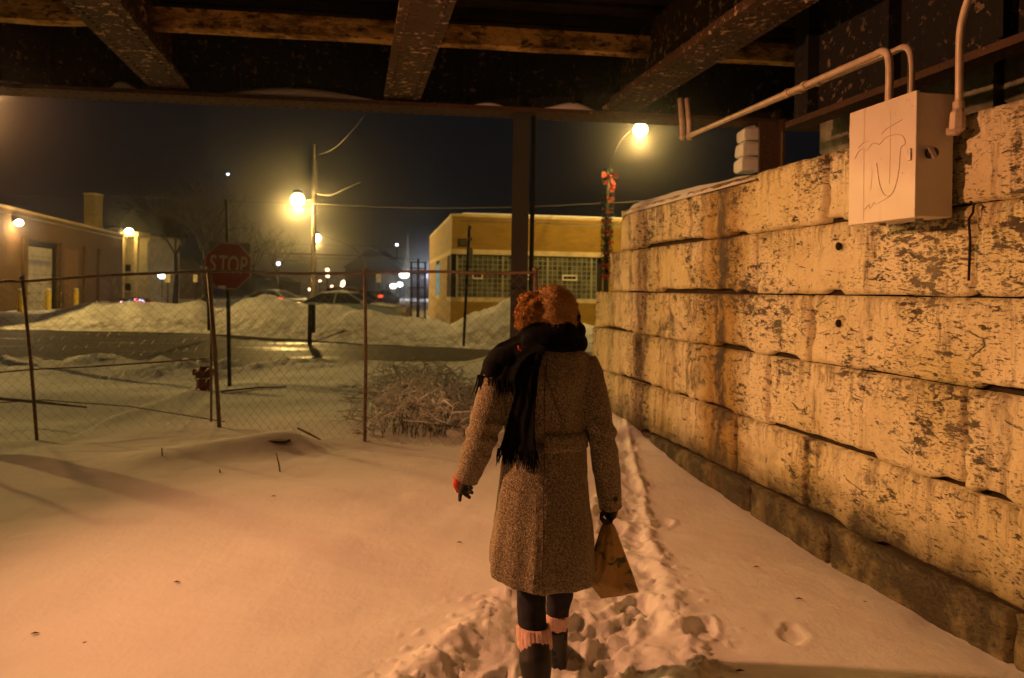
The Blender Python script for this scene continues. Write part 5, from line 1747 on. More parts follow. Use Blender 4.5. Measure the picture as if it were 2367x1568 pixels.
make_car((c.x, 35.2, 0.05), -0.10, 5.0, 1.85, 1.56, car_mat('black_paint', (0.02, 0.018, 0.015)), 'black car parked just behind the pale blue sedan, its roof showing above it', snow=False, suv=False)
c = D(622, 700, 44)
lc = make_car((c.x, 44, 0.02), 2.9, 4.4, 1.8, 1.38, car_mat('slate_paint', (0.06, 0.08, 0.12)), 'slate blue car with glowing red tail light, over the bank right of the stop sign', snow=False)
for xd, yd, r, e_ in ((646, 691, 0.14, E_RED), (619, 684, 0.08, E_ORANGE), (636, 688, 0.08, E_ORANGE), (627, 693, 0.09, E_BLUE)):
    m = MB(); m.ball(D(xd, yd, 42.6), (r * 1.3, r * .6, r * .6), 8, 5); m.build('lamp', e_, lc)
for xd, yd, dep, lbx in ((836, 682, 72, 'far dark car with a dim red tail light above the black parked car'), (880, 686, 66, 'dark car down the street showing the brighter orange red tail light')):
    g = D(xd, 700, dep)
    tcx = make_car((g.x, dep, 0.0), PI / 2 - 0.2 + PI * 0, 4.4, 1.8, 1.45, car_mat('far_paint', (0.03, 0.03, 0.03)), lbx, snow=False, suv=True)
    m = MB(); rr_ = 0.12 if xd < 850 else 0.15
    p_ = D(xd if xd > 850 else 824, yd + (2 if xd > 850 else 7) - 3, dep - 2.5)
    m.ball(p_, (rr_ * 1.5, .1, rr_ * .7), 8, 5); m.build('lamp', E_RED, tcx)

# a low snow lump with icy foot beside the gate

# ------------------------------------------------------------------ the woman
PD = 3.22
M_COAT = None
def coat_mat():
    m, n, bs = new_mat('tweed_wool')
    v = pos(n)
    a = noise(n, v, 130, 3, 0.8)
    vo = N(n, 'ShaderNodeTexVoronoi'); vo.inputs['Scale'].default_value = 170
    n.links.new(v, vo.inputs['Vector'])
    wv = N(n, 'ShaderNodeTexWave'); wv.inputs['Scale'].default_value = 60; wv.inputs['Distortion'].default_value = 9; wv.inputs['Detail'].default_value = 3
    wv.bands_direction = 'DIAGONAL'
    n.links.new(v, wv.inputs['Vector'])
    f = math_(n, 'ADD', math_(n, 'MULTIPLY', a, 0.86), math_(n, 'MULTIPLY', wv.outputs['Fac'], 0.14))
    c = ramp(n, f, [(0.37, (0.075, 0.058, 0.036)), (0.50, (0.22, 0.172, 0.105)), (0.63, (0.47, 0.40, 0.245))])
    n.links.new(c, bs.inputs['Base Color'])
    bs.inputs['Roughness'].default_value = 0.95
    bs.inputs['Sheen Weight'].default_value = 0.15
    h = math_(n, 'ADD', math_(n, 'MULTIPLY', vo.outputs['Distance'], -1.0), math_(n, 'MULTIPLY', noise(n, v, 60, 4), 0.8))
    bump(n, bs, h, 0.7, 0.006)
    return m
M_COAT = coat_mat()
M_SCARF = simple('black_scarf', (0.0022, 0.0022, 0.003), 0.95, var=0.4, scale=60, bmp=0.6, dist=0.004)
M_FUR = simple('ginger_fleece', (0.62, 0.34, 0.10), 0.95, var=0.5, scale=60, bmp=0.9, dist=0.01)
def hat_mat():
    m, n, bs = new_mat('ginger_knit')
    v = pos(n)
    wv = N(n, 'ShaderNodeTexWave'); wv.inputs['Scale'].default_value = 34; wv.inputs['Distortion'].default_value = 1.2
    wv.bands_direction = 'DIAGONAL'
    n.links.new(v, wv.inputs['Vector'])
    f = math_(n, 'ADD', math_(n, 'MULTIPLY', wv.outputs['Fac'], 0.15), math_(n, 'MULTIPLY', noise(n, v, 110, 4), 0.85))
    n.links.new(ramp(n, f, [(0.25, (0.34, 0.19, 0.060)), (0.75, (0.52, 0.31, 0.10))]), bs.inputs['Base Color'])
    bs.inputs['Roughness'].default_value = 0.95
    bump(n, bs, f, 0.8, 0.008)
    return m
M_HAT = hat_mat()
M_JEANS = simple('dark_leggings', (0.030, 0.028, 0.036), 0.9, var=0.3, scale=30, bmp=0.3)
M_BOOT = simple('black_boot', (0.014, 0.011, 0.010), 0.55, var=0.4, scale=15, bmp=0.3)
M_SOCK = simple('pink_knit_sock', (0.78, 0.50, 0.44), 0.95, var=0.2, scale=45, bmp=0.8, dist=0.006)
M_GLOVE_R = simple('red_glove', (0.52, 0.055, 0.012), 0.8, scale=40)
M_GLOVE_B = simple('black_glove_palm', (0.012, 0.010, 0.010), 0.7, scale=40)
M_SKIN = simple('skin', (0.55, 0.33, 0.22), 0.55, bmp=0.05)
M_HAIR = simple('brown_hair', (0.05, 0.028, 0.014), 0.6)

def S(xd, yd, dy=0.0):
    return D(xd, yd, PD + dy)
K = PD / F      # metres per photo pixel at her distance

person = empty('person', (S(1262, 1600).x, PD, 0.0), 'woman walking away in tweed coat, black fringed scarf and ginger fleece hat, carrying a bag', 'person')

# section of the coat at photo height yd: centre x, half width, half depth, depth of the centre
C_Y = [775, 790, 802, 815, 835, 865, 900, 950, 1000, 1040, 1090, 1150, 1210, 1270, 1310, 1326]
C_C = [1270, 1268, 1266, 1264, 1262, 1258, 1256, 1257, 1259, 1258, 1256, 1255, 1255, 1253, 1252, 1252]
C_W = [34, 52, 78, 97, 105, 103, 100, 96, 93, 96, 101, 106, 114, 120, 122, 121]
C_D = [0.055, 0.075, 0.09, 0.11, 0.125, 0.135, 0.135, 0.128, 0.122, 0.128, 0.145, 0.165, 0.185, 0.20, 0.205, 0.204]
C_F = [0.0, 0.0, 0.0, 0.005, 0.01, 0.01, 0.01, 0.012, 0.015, 0.015, 0.015, 0.015, 0.015, 0.015, 0.015, 0.015]
def sec(yd):
    return (np.interp(yd, C_Y, C_C), np.interp(yd, C_Y, C_W) * K, np.interp(yd, C_Y, C_D), np.interp(yd, C_Y, C_F))
def coat_pt(yd, th, off=0.0):
    """th: -90 deg = straight at the camera side (her back)"""
    cx_, hw, hd, f = sec(yd)
    c = S(cx_, yd, f)
    e_ = 2.35
    ct, st_ = math.cos(th), math.sin(th)
    r = (abs(ct) ** e_ + abs(st_) ** e_) ** (-1 / e_)
    x, y = ct * r, st_ * r
    sk = max(0, min(1, (yd - 1060) / 240))
    fold = sk * (0.014 * math.sin(th * 7 + 0.6) + 0.009 * math.sin(th * 12 + 2.1)) * (0.4 + 0.6 * abs(math.sin(th)))
    # centre back pleat opening to the hem
    dth = math.atan2(math.sin(th + PI / 2), math.cos(th + PI / 2))
    fold -= sk * 0.022 * math.exp(-((dth + 0.06) / 0.09) ** 2) * (dth > -0.5)
    return Vector((c.x + (hw + off + fold) * x, c.y + (hd + off + fold) * y, c.z))
NS = 72
rg = []
for yd in list(np.linspace(776, 1326, 56)):
    low = 0
    ring = []
    for k_ in range(NS):
        th = 2 * PI * k_ / NS
        p = coat_pt(yd, th)
        if yd > 1200:   # the hem dips at the back and lifts at the left
            t = (yd - 1200) / 126
            back = max(0, -math.sin(th))
            p.z -= t * 0.012 * back
            p.z += t * 0.035 * max(0, -math.cos(th)) ** 2
        ring.append(p)
    rg.append(ring)
mt = MB(); mt.rings(rg)
def arm(mt, pts, rad):
    mt.tube(bend(pts, 5), [r for r in np.interp(np.linspace(0, 1, (len(pts) - 1) * 5 + 1), np.linspace(0, 1, len(rad)), rad)], 18)
L_ARM = [S(1172, 826, 0.01), S(1158, 860, 0.0), S(1136, 935, -0.03), S(1118, 995, -0.035), S(1098, 1055, 0.0), S(1079, 1104, 0.03)]
R_ARM = [S(1345, 832, 0.01), S(1358, 868, 0.0), S(1376, 940, -0.02), S(1391, 1010, -0.015), S(1402, 1090, 0.02), S(1411, 1170, 0.05)]
arm(mt, L_ARM, [36 * K, 43 * K, 40 * K, 37 * K, 34 * K, 28 * K])
arm(mt, R_ARM, [34 * K, 38 * K, 35 * K, 33 * K, 31 * K, 26 * K])
def coat_disp(co):
    x, y, z = co[:, 0], co[:, 1], co[:, 2]
    d = 0.005 * fbm(x * 6 + y * 4, z * 2.5, 3)
    # creases at elbows
    zl = S(1118, 990).z
    d += 0.004 * fbm(x * 16 + z * 22, z * 9 - x * 6, 3)
    d += 0.005 * np.sin(z * 85 + x * 30) * np.exp(-((z - zl) / 0.07) ** 2) * (np.abs(x - S(1262, 900).x) > 0.18)
    # waist belt cinch
    d += 0.0012 * fbm(x * 60 + y * 40, z * 60, 2)
    zb = S(1262, 1011).z
    d -= 0.010 * np.exp(-((z - zb) / 0.022) ** 2) * (np.abs(x - S(1262, 1011).x) < 0.17)
    d += 0.005 * np.sin(x * 90 + z * 25) * np.exp(-((z - zb + 0.05) / 0.05) ** 2) * (np.abs(x - S(1262, 1011).x) < 0.17)
    return d
coat = fused('coat', mt, 0.0065, M_COAT, person, 5, coat_disp)
M_SEAM = simple('seam_brown', (0.05, 0.034, 0.022), 0.9)
# half belt and seams
def strip(y0, y1, t0, t1, off0, off1, n=24, m_=6):
    P = np.zeros((n + 1, m_ + 1, 3))
    for i in range(n + 1):
        for j in range(m_ + 1):
            th = t0 + (t1 - t0) * i / n
            yd = y0 + (y1 - y0) * j / m_
            e_ = min(i, n - i, j * 3, (m_ - j) * 3) / 2.0
            P[i, j] = coat_pt(yd, th, off0 + (off1 - off0) * min(1, e_))
    m = MB(); m.grid(P); return m
m = strip(990, 1032, -PI / 2 - 0.05, -PI / 2 + 1.30, 0.004, 0.016)
m.build('belt', M_COAT, person, smooth=True)
for (ya, ta, yb_, tb) in ((822, -1.58, 1320, -1.60),):
    m = MB(); pts = [coat_pt(ya + (yb_ - ya) * t, ta + (tb - ta) * t, 0.002) for t in np.linspace(0, 1, 30)]
    m.tube(pts, 0.0014, 4, cap=False); m.build('back_seam', M_SEAM, person)
# diagonal crease of a shoulder strap under the coat: a thin strap
m = MB(); pts = [coat_pt(835 + (1000 - 835) * t, -1.66 + 0.62 * t, 0.004) for t in np.linspace(0, 1, 18)]
m.tube(pts, 0.0035, 6, cap=False, flat=0.4); m.build('bag_strap', simple('brown_strap', (0.06, 0.042, 0.028), 0.8), person, smooth=True)
# cuff edge bands and button
for A_, nm in ((L_ARM, 0), (R_ARM, 1)):
    a, b = A_[-2], A_[-1]
    t = (b - a).normalized()
    m = MB(); m.tube([b - t * 0.035, b + t * 0.004], [(29.5 if nm == 0 else 27.5) * K, (29 if nm == 0 else 27) * K], 20)
    m.build('cuff', M_COAT, person, smooth=False)
    m = MB(); q = b - t * 0.045 + Vector((0.018, -0.046, 0.0)); m.tube([q, q + Vector((0.001, -0.006, 0))], 0.010, 12); m.build('button', M_BOOT, person)

# the body itself: one continuous figure
mb_ = MB()
def tb(pts, rads, n=14, flat=1.0):
    mb_.tube(pts, rads, n, flat=flat)
HX, HYd = 1272, 722       # head centre in the photo
hc = S(HX, HYd, 0.02)
mb_.rings([[Vector((hc.x + w * math.cos(a), hc.y + (w * 1.18) * math.sin(a) + dy_, hc.z + dz)) for a in np.linspace(0, 2 * PI, 20, endpoint=False)]
           for dz, w, dy_ in ((-0.125, 0.030, 0.045), (-0.105, 0.050, 0.035), (-0.07, 0.064, 0.018), (-0.03, 0.073, 0.006), (0.01, 0.077, 0.0), (0.045, 0.074, -0.004), (0.075, 0.058, -0.006), (0.095, 0.030, -0.006), (0.101, 0.006, -0.006))])
# nose, ears
mb_.tube([hc + Vector((-0.012, 0.088, 0.012)), hc + Vector((-0.014, 0.104, -0.018)), hc + Vector((-0.014, 0.100, -0.032))], [0.008, 0.013, 0.010], 8)
for sgn in (-1, 1):
    mb_.ball(hc + Vector((sgn * 0.078, 0.0, -0.008)), (0.010, 0.020, 0.032), 8, 6)
tb([hc + Vector((0, -0.005, -0.06)), S(1268, 790, 0.0), S(1264, 830, 0.0)], [0.055, 0.052, 0.075])
mb_.rings([[coat_pt(yd, a, -0.022) for a in np.linspace(0, 2 * PI, 24, endpoint=False)] for yd in (812, 835, 900, 1000, 1060, 1110)])
for A_ in (L_ARM, R_ARM):
    tb(A_, [0.05, 0.045, 0.040, 0.036, 0.030, 0.024])
LL = [S(1226, 1100, 0.0), S(1225, 1250, -0.01), S(1227, 1350, -0.03), S(1231, 1440, -0.06), S(1236, 1500, -0.10), S(1240, 1566, -0.15)]
RL = [S(1290, 1100, 0.0), S(1293, 1250, 0.04), S(1296, 1340, 0.09), S(1289, 1420, 0.16), S(1287, 1480, 0.22), S(1289, 1524, 0.27)]
lr = [50 * K, 40 * K, 31 * K, 29 * K, 25 * K, 20 * K]
rr_ = [50 * K, 40 * K, 30 * K, 25 * K, 22 * K, 18 * K]
tb(LL, lr); tb(RL, rr_)
fused('body', mb_, 0.012, M_SKIN, person, 4)
# eyes and mouth on the far side of the head
for sgn in (-1, 1):
    m = MB(); m.ball(hc + Vector((-0.012 + sgn * 0.03, 0.078, 0.010)), (0.012, 0.010, 0.009), 10, 6); m.build('eye', M_SNOWCAP, person, smooth=True)
m = MB(); m.ball(hc + Vector((-0.012, 0.083, -0.055)), (0.022, 0.008, 0.006), 10, 6); m.build('mouth', M_RED, person, smooth=True)

# leggings
m = MB(); m.tube(bend(LL, 4), list(np.interp(np.linspace(0, 1, 21), np.linspace(0, 1, 6), [r + 0.006 for r in lr])), 18)
m.tube(bend(RL, 4), list(np.interp(np.linspace(0, 1, 21), np.linspace(0, 1, 6), [r + 0.006 for r in rr_])), 18)
m.rings([[coat_pt(yd, a, -0.03) for a in np.linspace(0, 2 * PI, 24, endpoint=False)] for yd in (1040, 1100, 1150)])
fused('leggings', m, 0.008, M_JEANS, person, 3, lambda co: 0.006 * fbm(co[:, 0] * 14, co[:, 2] * 16, 3))
# sock cuffs, boots
def sock(c0_, c1_, r0, r1):
    rg = []
    n = 26
    up = (Vector(c0_) - Vector(c1_)).normalized()
    for i, t in enumerate(np.linspace(0, 1, 9)):
        c = Vector(c0_).lerp(Vector(c1_), t); r = r0 + (r1 - r0) * t + 0.004 * math.sin(PI * t)
        rg.append([c + Vector((math.cos(2 * PI * k_ / (n * 2)) * (r + 0.0018 * (k_ % 2)), math.sin(2 * PI * k_ / (n * 2)) * (r + 0.0018 * (k_ % 2)), 0.004 * math.sin(k_ * 0.9 + t))) for k_ in range(n * 2)])
    m = MB(); m.rings(rg); m.build('sock_cuff', M_SOCK, person, smooth=False)
sock(S(1232, 1447, -0.07), S(1237, 1497, -0.10), 36.5 * K, 38 * K)
sock(S(1288, 1420, 0.15), S(1287, 1452, 0.18), 27 * K, 25 * K)
def boot(pts, rads, sole_c, ang, L_, W_, zb_, heel_up=0.0):
    m = MB()
    m.tube(pts, rads, 18)
    ca, sa = math.cos(ang), math.sin(ang)
    # foot: heel to toe along (sa.., ca..)
    rg = []
    for t, w, h in ((0.0, 0.55, 0.07), (0.1, 0.80, 0.105), (0.3, 0.85, 0.115), (0.5, 0.92, 0.095), (0.7, 1.0, 0.075), (0.88, 0.85, 0.06), (1.0, 0.35, 0.04)):
        y = (t - 0.22) * L_
        zz = zb_ + heel_up * max(0, 1 - t / 0.75)
        rg.append([Vector((sole_c.x + (W_ / 2 * w * math.cos(a)) * ca + y * sa, sole_c.y - (W_ / 2 * w * math.cos(a)) * sa + y * ca, zz + 0.012 + max(0, h / 2 + h / 2 * math.sin(a)))) for a in np.linspace(0, 2 * PI, 16, endpoint=False)])
    m.rings(rg)
    fused('boot', m, 0.006, M_BOOT, person, 3)
    # sole
    m = MB(); out = []
    for t, w in ((0.0, 0.45), (0.05, 0.75), (0.3, 0.8), (0.65, 1.02), (0.88, 0.9), (1.0, 0.4)):
        out.append((t, w))
    def sp(t, w, z): 
        y = (t - 0.22) * L_
        return Vector((sole_c.x + W_ / 2 * w * ca + y * sa, sole_c.y - W_ / 2 * w * sa + y * ca, z + heel_up * max(0, 1 - t / 0.75)))
    rg = []
    for t, w in out:
        rg.append([sp(t, -w * 1.05, zb_), sp(t, w * 1.05, zb_), sp(t, w * 1.05, zb_ + 0.022), sp(t, -w * 1.05, zb_ + 0.022)])
    m.rings(rg); m.build('sole', M_DARKMET, person)
lz = S(1244, 1626, -0.16)
gl = ground_z(lz.x, lz.y)
boot([S(1237, 1490, -0.10), S(1238, 1530, -0.13), S(1241, 1570, -0.15), Vector((lz.x - 0.003, lz.y, gl + 0.075))], [36 * K, 37 * K, 31 * K, 0.040], Vector((lz.x, lz.y, 0)), -0.10, 0.265, 0.098, gl - 0.03)
rz = S(1292, 1545, 0.28)
gr_ = ground_z(rz.x, rz.y)
boot([S(1287, 1448, 0.18), S(1288, 1480, 0.22), S(1289, 1512, 0.26), Vector((rz.x - 0.002, rz.y, gr_ + 0.085))], [25.5 * K, 26 * K, 25 * K, 0.037], Vector((rz.x, rz.y, 0)), 0.12, 0.255, 0.092, gr_ - 0.03)

# hat: knitted dome, brim and the fleece flap at the left
m = MB()
hcc = S(1283, 716, 0.01)
rg = []
for dz, rx, sh in ((-0.085, 0.080, 0.012), (-0.06, 0.086, 0.010), (-0.02, 0.090, 0.005), (0.02, 0.089, 0.0), (0.05, 0.080, -0.004), (0.075, 0.062, -0.008), (0.092, 0.038, -0.010), (0.099, 0.008, -0.010)):
    rg.append([Vector((hcc.x + sh + rx * math.cos(a), hcc.y + rx * 1.14 * math.sin(a) - 0.004, hcc.z + dz)) for a in np.linspace(0, 2 * PI, 28, endpoint=False)])
m.rings(rg)
m.tube([hcc + Vector((0.085 * math.cos(a), 0.10 * math.sin(a), -0.052 - 0.018 * math.sin(a) - 0.02 * math.cos(a))) for a in np.linspace(PI * 1.15, PI * 2.25, 18)], 0.016, 8)
fused('hat', m, 0.0055, M_HAT, person, 3, lambda co: 0.0013 * np.sin((co[:, 0] * 0.55 + co[:, 2]) * 330) + 0.0025 * fbm(co[:, 0] * 40, co[:, 2] * 40, 3))
m = MB()
for xd, yd, dy_, r in ((1218, 700, -0.02, 25), (1212, 722, -0.03, 28), (1228, 715, -0.03, 30), (1208, 740, -0.02, 22), (1214, 752, -0.02, 17), (1240, 700, -0.02, 26), (1244, 728, -0.03, 28), (1232, 744, -0.01, 22)):
    m.ball(S(xd + 5, yd + 3, dy_), r * K * 0.86, 14, 10)
fur = fused('fleece_flap', m, 0.006, M_FUR, person, 3, lambda co: 0.016 * fbm(co[:, 0] * 55 + co[:, 1] * 31, co[:, 2] * 55 + co[:, 1] * 23, 3, 0.6))
# curly pile of the fleece
fm = fur.data
m = MB()
vs = [v for v in fm.vertices]
offs = Vector((0, 0, 0))
for i in range(2600):
    v = random.choice(vs)
    n_ = v.normal
    c = v.co - n_ * 0.003
    t1 = n_.orthogonal().normalized(); t1 = (Matrix.Rotation(random.random() * 6.28, 3, n_) @ t1)
    l = random.uniform(0.008, 0.017)
    m.tube([c, c + n_ * l * 0.7, c + n_ * l * 0.9 + t1 * l * 0.6], [0.0026, 0.0024, 0.0008], 3, cap=False)
m.build('fleece_curls', M_FUR, person, fix=False, kind='stuff')
hatob = [o for o in person.children if o.name.startswith('hat')][0]
m = MB(); vs = list(hatob.data.vertices)
for i in range(3200):
    v = random.choice(vs); n_ = v.normal; c = v.co - n_ * 0.001
    t1 = Vector((random.gauss(0, 1), random.gauss(0, 1), random.gauss(0, 1))) * 0.005
    l = random.uniform(0.004, 0.011)
    m.tube([c, c + n_ * l * 0.6, c + n_ * l + t1], [0.0011, 0.0009, 0.0004], 3, cap=False)
m.build('knit_fuzz', M_HAT, person, fix=False, kind='stuff')

# scarf round the neck
m = MB()
nc = S(1268, 772, 0.01)
for k_, (dz, r, tr_) in enumerate(((-0.035, 0.108, 0.034), (0.005, 0.100, 0.036), (0.040, 0.085, 0.030))):
    pts = []
    for a in np.linspace(0, 2 * PI, 28):
        rx = r * (1.0 + 0.18 * max(0, math.cos(a)))
        pts.append(Vector((nc.x + 0.004 + rx * math.cos(a), nc.y + r * 0.86 * math.sin(a), nc.z + dz + 0.012 * math.sin(2 * a + k_) + 0.020 * max(0, math.cos(a)) * (k_ == 2) - 0.01 * max(0, -math.cos(a)))))
    m.tube(pts, tr_, 10)
m.ball(S(1322, 778, -0.02), (0.040, 0.06, 0.055), 12, 8)
m.ball(S(1300, 765, -0.06), (0.060, 0.05, 0.050), 12, 8)
m.ball(S(1237, 790, -0.06), (0.060, 0.05, 0.040), 12, 8)
def cloth(path_l, path_r, thick, seed, n=22, w=12, wav=0.006):
    """a hanging width of scarf between a left and right edge"""
    PL, PR = bend(path_l, 6), bend(path_r, 6)
    N_ = min(len(PL), len(PR))
    front = np.zeros((N_, w + 1, 3)); backp = np.zeros((N_, w + 1, 3))
    for i in range(N_):
        for j in range(w + 1):
            p = PL[i].lerp(PR[i], j / w)
            wv = wav * math.sin(j * 1.5 + seed + i * 0.12) * min(1, i / 5)
            front[i, j] = p + Vector((0, -thick - wv, 0)); backp[i, j] = p + Vector((0, thick - wv, 0))
    rings_ = []
    for i in range(N_):
        rings_.append([Vector(front[i, j]) for j in range(w + 1)] + [Vector(backp[i, j]) for j in range(w, -1, -1)])
    return rings_, PL[-1], PR[-1]
def cb(xd, yd, off=0.012):
    """point on the coat's back under the photo position"""
    cx_, hw, hd, f = sec(yd)
    t = max(-0.985, min(0.985, (xd - cx_) * K / hw))
    yy = (1 - abs(t) ** 2.35) ** (1 / 2.35)
    p = S(xd, yd, f - hd * yy - off)
    return p
m.ball(S(1172, 826, -0.02), (0.085, 0.10, 0.045), 14, 8)
m.ball(S(1145, 846, -0.02), (0.055, 0.085, 0.055), 14, 8)
# long end down the back
r1, e1, e2 = cloth([cb(1212, 792, 0.05), cb(1196, 850, 0.022), cb(1186, 920, 0.02), cb(1172, 980, 0.022), cb(1152, 1042, 0.026)],
                   [cb(1264, 800, 0.05), cb(1248, 850, 0.022), cb(1240, 920, 0.02), cb(1236, 980, 0.022), cb(1240, 1046, 0.026)], 0.007, 0.4)
m.rings(r1)
# short end over the left shoulder
SHL = [S(1222, 792, -0.085), S(1180, 812, -0.075), S(1150, 850, -0.085), S(1128, 895, -0.09)]
r2, f1, f2 = cloth([S(1205, 770, -0.02), S(1150, 796, 0.0), S(1122, 832, -0.01), S(1108, 872, -0.035)],
                   [S(1250, 805, -0.12), S(1212, 832, -0.135), S(1196, 862, -0.135), S(1190, 885, -0.125)], 0.009, 1.4, wav=0.008)
m.rings(r2)
fused('scarf', m, 0.0065, M_SCARF, person, 3, lambda co: 0.005 * fbm(co[:, 0] * 30 + co[:, 1] * 18, co[:, 2] * 12, 3))
# fringes
m = MB()
def fringe(a, b, n, l0, l1, down=Vector((0, 0, -1)), splay=0.2, r=0.0032):
    for i in range(n):
        t = i / (n - 1)
        p = a.lerp(b, t) + Vector((random.gauss(0, .002), random.gauss(0, .003), 0.01))
        l = l0 + (l1 - l0) * t + random.uniform(-.012, .012)
        d = (down + Vector((random.gauss((t - 0.5) * splay, .07), random.gauss(0, .05), 0))).normalized()
        q = p + d * l * 0.5 + Vector((random.gauss(0, .003), 0, 0))
        m.tube([p, q, p + d * l + Vector((random.gauss(0, .004), 0, 0))], [r, r * 0.9, r * 0.35], 4, cap=False)
fringe(e1, e2, 44, 0.062, 0.075)
fringe(e1 + Vector((0, -.006, 0)), e2 + Vector((0, -.006, 0)), 30, 0.055, 0.085)
fringe(f1, f2, 40, 0.090, 0.050, Vector((-0.06, 0, -1)), 0.25)
fringe(f1 + Vector((0, -.006, 0)), f2 + Vector((0, -.006, 0)), 40, 0.085, 0.055, Vector((-0.06, 0, -1)), 0.25)
m.build('scarf_fringe', M_SCARF, person, fix=False, kind='stuff')
# small red flash of lining beside the scarf
m = MB(); m.tube([S(1198, 799, -0.135), S(1201, 806, -0.142), S(1204, 813, -0.142)], [0.004, 0.008, 0.003], 8, flat=0.5)
m.build('red_collar', M_GLOVE_R, person, smooth=True)

# hands in gloves
def finger(m, pts, r):
    n = len(pts)
    m.tube(pts, [r * (1 - 0.22 * i / (n - 1)) for i in range(n)], 10)
    m.ball(pts[-1], r * 0.80, 8, 6)
cuffL = L_ARM[-1]
dL = (L_ARM[-1] - L_ARM[-2]).normalized()
m = MB()
pc = S(1071, 1131, 0.035)
m.tube([S(1078, 1104, 0.03), S(1074, 1118, 0.033), S(1070, 1132, 0.035), S(1068, 1139, 0.037)], [0.028, 0.030, 0.032, 0.022], 14, flat=0.75)
kn = [(S(1066, 1138, 0.05), S(1063, 1147, 0.045), S(1063, 1156, 0.03)),
      (S(1070, 1138, 0.035), S(1077, 1144, 0.022), S(1085, 1150, 0.010)),
      (S(1074, 1133, 0.03), S(1082, 1136, 0.012), S(1091, 1139, 0.002)),
      (S(1076, 1125, 0.03), S(1084, 1126, 0.010), S(1090, 1128, 0.0)),
      (S(1076, 1118, 0.02), S(1083, 1117, 0.002), S(1088, 1121, -0.008))]
for i, f_ in enumerate(kn):
    finger(m, f_, (0.0105, 0.0100, 0.0105, 0.0095, 0.0085)[i])
fused('glove', m, 0.0035, M_GLOVE_B, person, 2)
m = MB(); m.tube([S(1070, 1092, 0.035), S(1061, 1108, 0.037), S(1060, 1122, 0.04), S(1063, 1137, 0.045)], [0.026, 0.025, 0.024, 0.014], 12)
m.build('glove_back', M_GLOVE_R, person, smooth=True)
m = MB()
m.tube([S(1412, 1166, 0.05), S(1412, 1180, 0.05), S(1410, 1192, 0.05), S(1406, 1200, 0.05)], [0.026, 0.033, 0.034, 0.022], 14, flat=0.8)
for i in range(4):
    dy_ = 0.075 - i * 0.022
    finger(m, (S(1414, 1196, dy_), S(1411, 1208, dy_ - 0.01), S(1401, 1211 - i, dy_ - 0.02), S(1393, 1204 - i * 1.5, dy_ - 0.02)), 0.0105)
finger(m, (S(1402, 1180, 0.03), S(1391, 1189, 0.02), S(1390, 1199, 0.015)), 0.0115)
fused('glove', m, 0.0035, M_GLOVE_B, person, 2)
m = MB(); m.tube([S(1418, 1164, 0.05), S(1424, 1180, 0.055), S(1421, 1196, 0.055)], [0.018, 0.016, 0.010], 10, flat=0.7)
m.build('glove_back', M_GLOVE_R, person, smooth=True)

# ------------------------------------------------------------------ the bag in her right hand
def bag_mat():
    m, n, bs = new_mat('thin_plastic')
    v = pos(n)
    c = ramp(n, noise(n, v, 7, 3), [(0.35, (0.34, 0.20, 0.045)), (0.65, (0.46, 0.29, 0.08))])
    g_ = ramp(n, noise(n, pos(n, (1, 1, 1.3)), 11, 4, 0.6), [(0.50, 0.0), (0.56, 1.0)])
    sep = N(n, 'ShaderNodeSeparateXYZ'); n.links.new(v, sep.inputs[0])
    zm = S(1410, 1310, 0).z
    band = ramp(n, math_(n, 'ABSOLUTE', math_(n, 'SUBTRACT', sep.outputs['Z'], zm)), [(0.06, 1.0), (0.12, 0.0)])
    c = mix(n, math_(n, 'MULTIPLY', g_, band), c, (0.055, 0.075, 0.02))
    n.links.new(c, bs.inputs['Base Color'])
    bs.inputs['Roughness'].default_value = 0.38
    bs.inputs['Transmission Weight'].default_value = 0.0
    bump(n, bs, noise(n, pos(n, (3, 3, 1)), 9, 5), 0.8, 0.02)
    return m
bag = empty('carrier_bag', S(1410, 1385, 0.03), 'thin yellow green plastic carrier bag hanging from her right hand', 'bag')
m = MB()
LFT = [(1206, 1400), (1216, 1390), (1240, 1382), (1275, 1371), (1310, 1356), (1336, 1341), (1341, 1341), (1350, 1360), (1364, 1374), (1384, 1389)]
RGT = [(1206, 1413), (1216, 1421), (1240, 1430), (1275, 1443), (1310, 1456), (1336, 1466), (1343, 1468), (1352, 1471), (1362, 1475), (1369, 1476)]
rg = []
NB = 44
for i in range(len(LFT)):
    yl, xl = LFT[i]; yr, xr = RGT[i]
    dd = min(0.042, 0.014 + 0.007 * i) * (1 if i < 8 else (0.75, 0.18)[i - 8])
    ring = []
    for a in np.linspace(0, 2 * PI, NB, endpoint=False):
        ct, st_ = math.cos(a), math.sin(a)
        e_ = 1.25
        r_ = (abs(ct) ** e_ + abs(st_) ** e_) ** (-1 / e_)
        t = 0.5 + 0.5 * ct * r_
        wr = 1 + 0.16 * math.sin(4 * a + i * 0.25) * min(1, i / 3) + 0.10 * math.sin(11 * a + 1 + i * 0.5)
        q = S(xl + (xr - xl) * t, yl + (yr - yl) * t, 0.05)
        ring.append(Vector((q.x, q.y + dd * wr * st_ * r_, q.z)))
    rg.append(ring)
m.rings(rg)
bagbody = m.build('sack', bag_mat(), bag, smooth=False)
for pl in bagbody.data.polygons: pl.use_smooth = (pl.index % 3 != 0)
m = MB(); m.tube([S(1392, 1216, 0.05), S(1397, 1203, 0.045), S(1406, 1201, 0.045), S(1417, 1216, 0.05)], 0.006, 8, flat=0.6)
m.build('handle', bagbody.data.materials[0], bag, smooth=True)

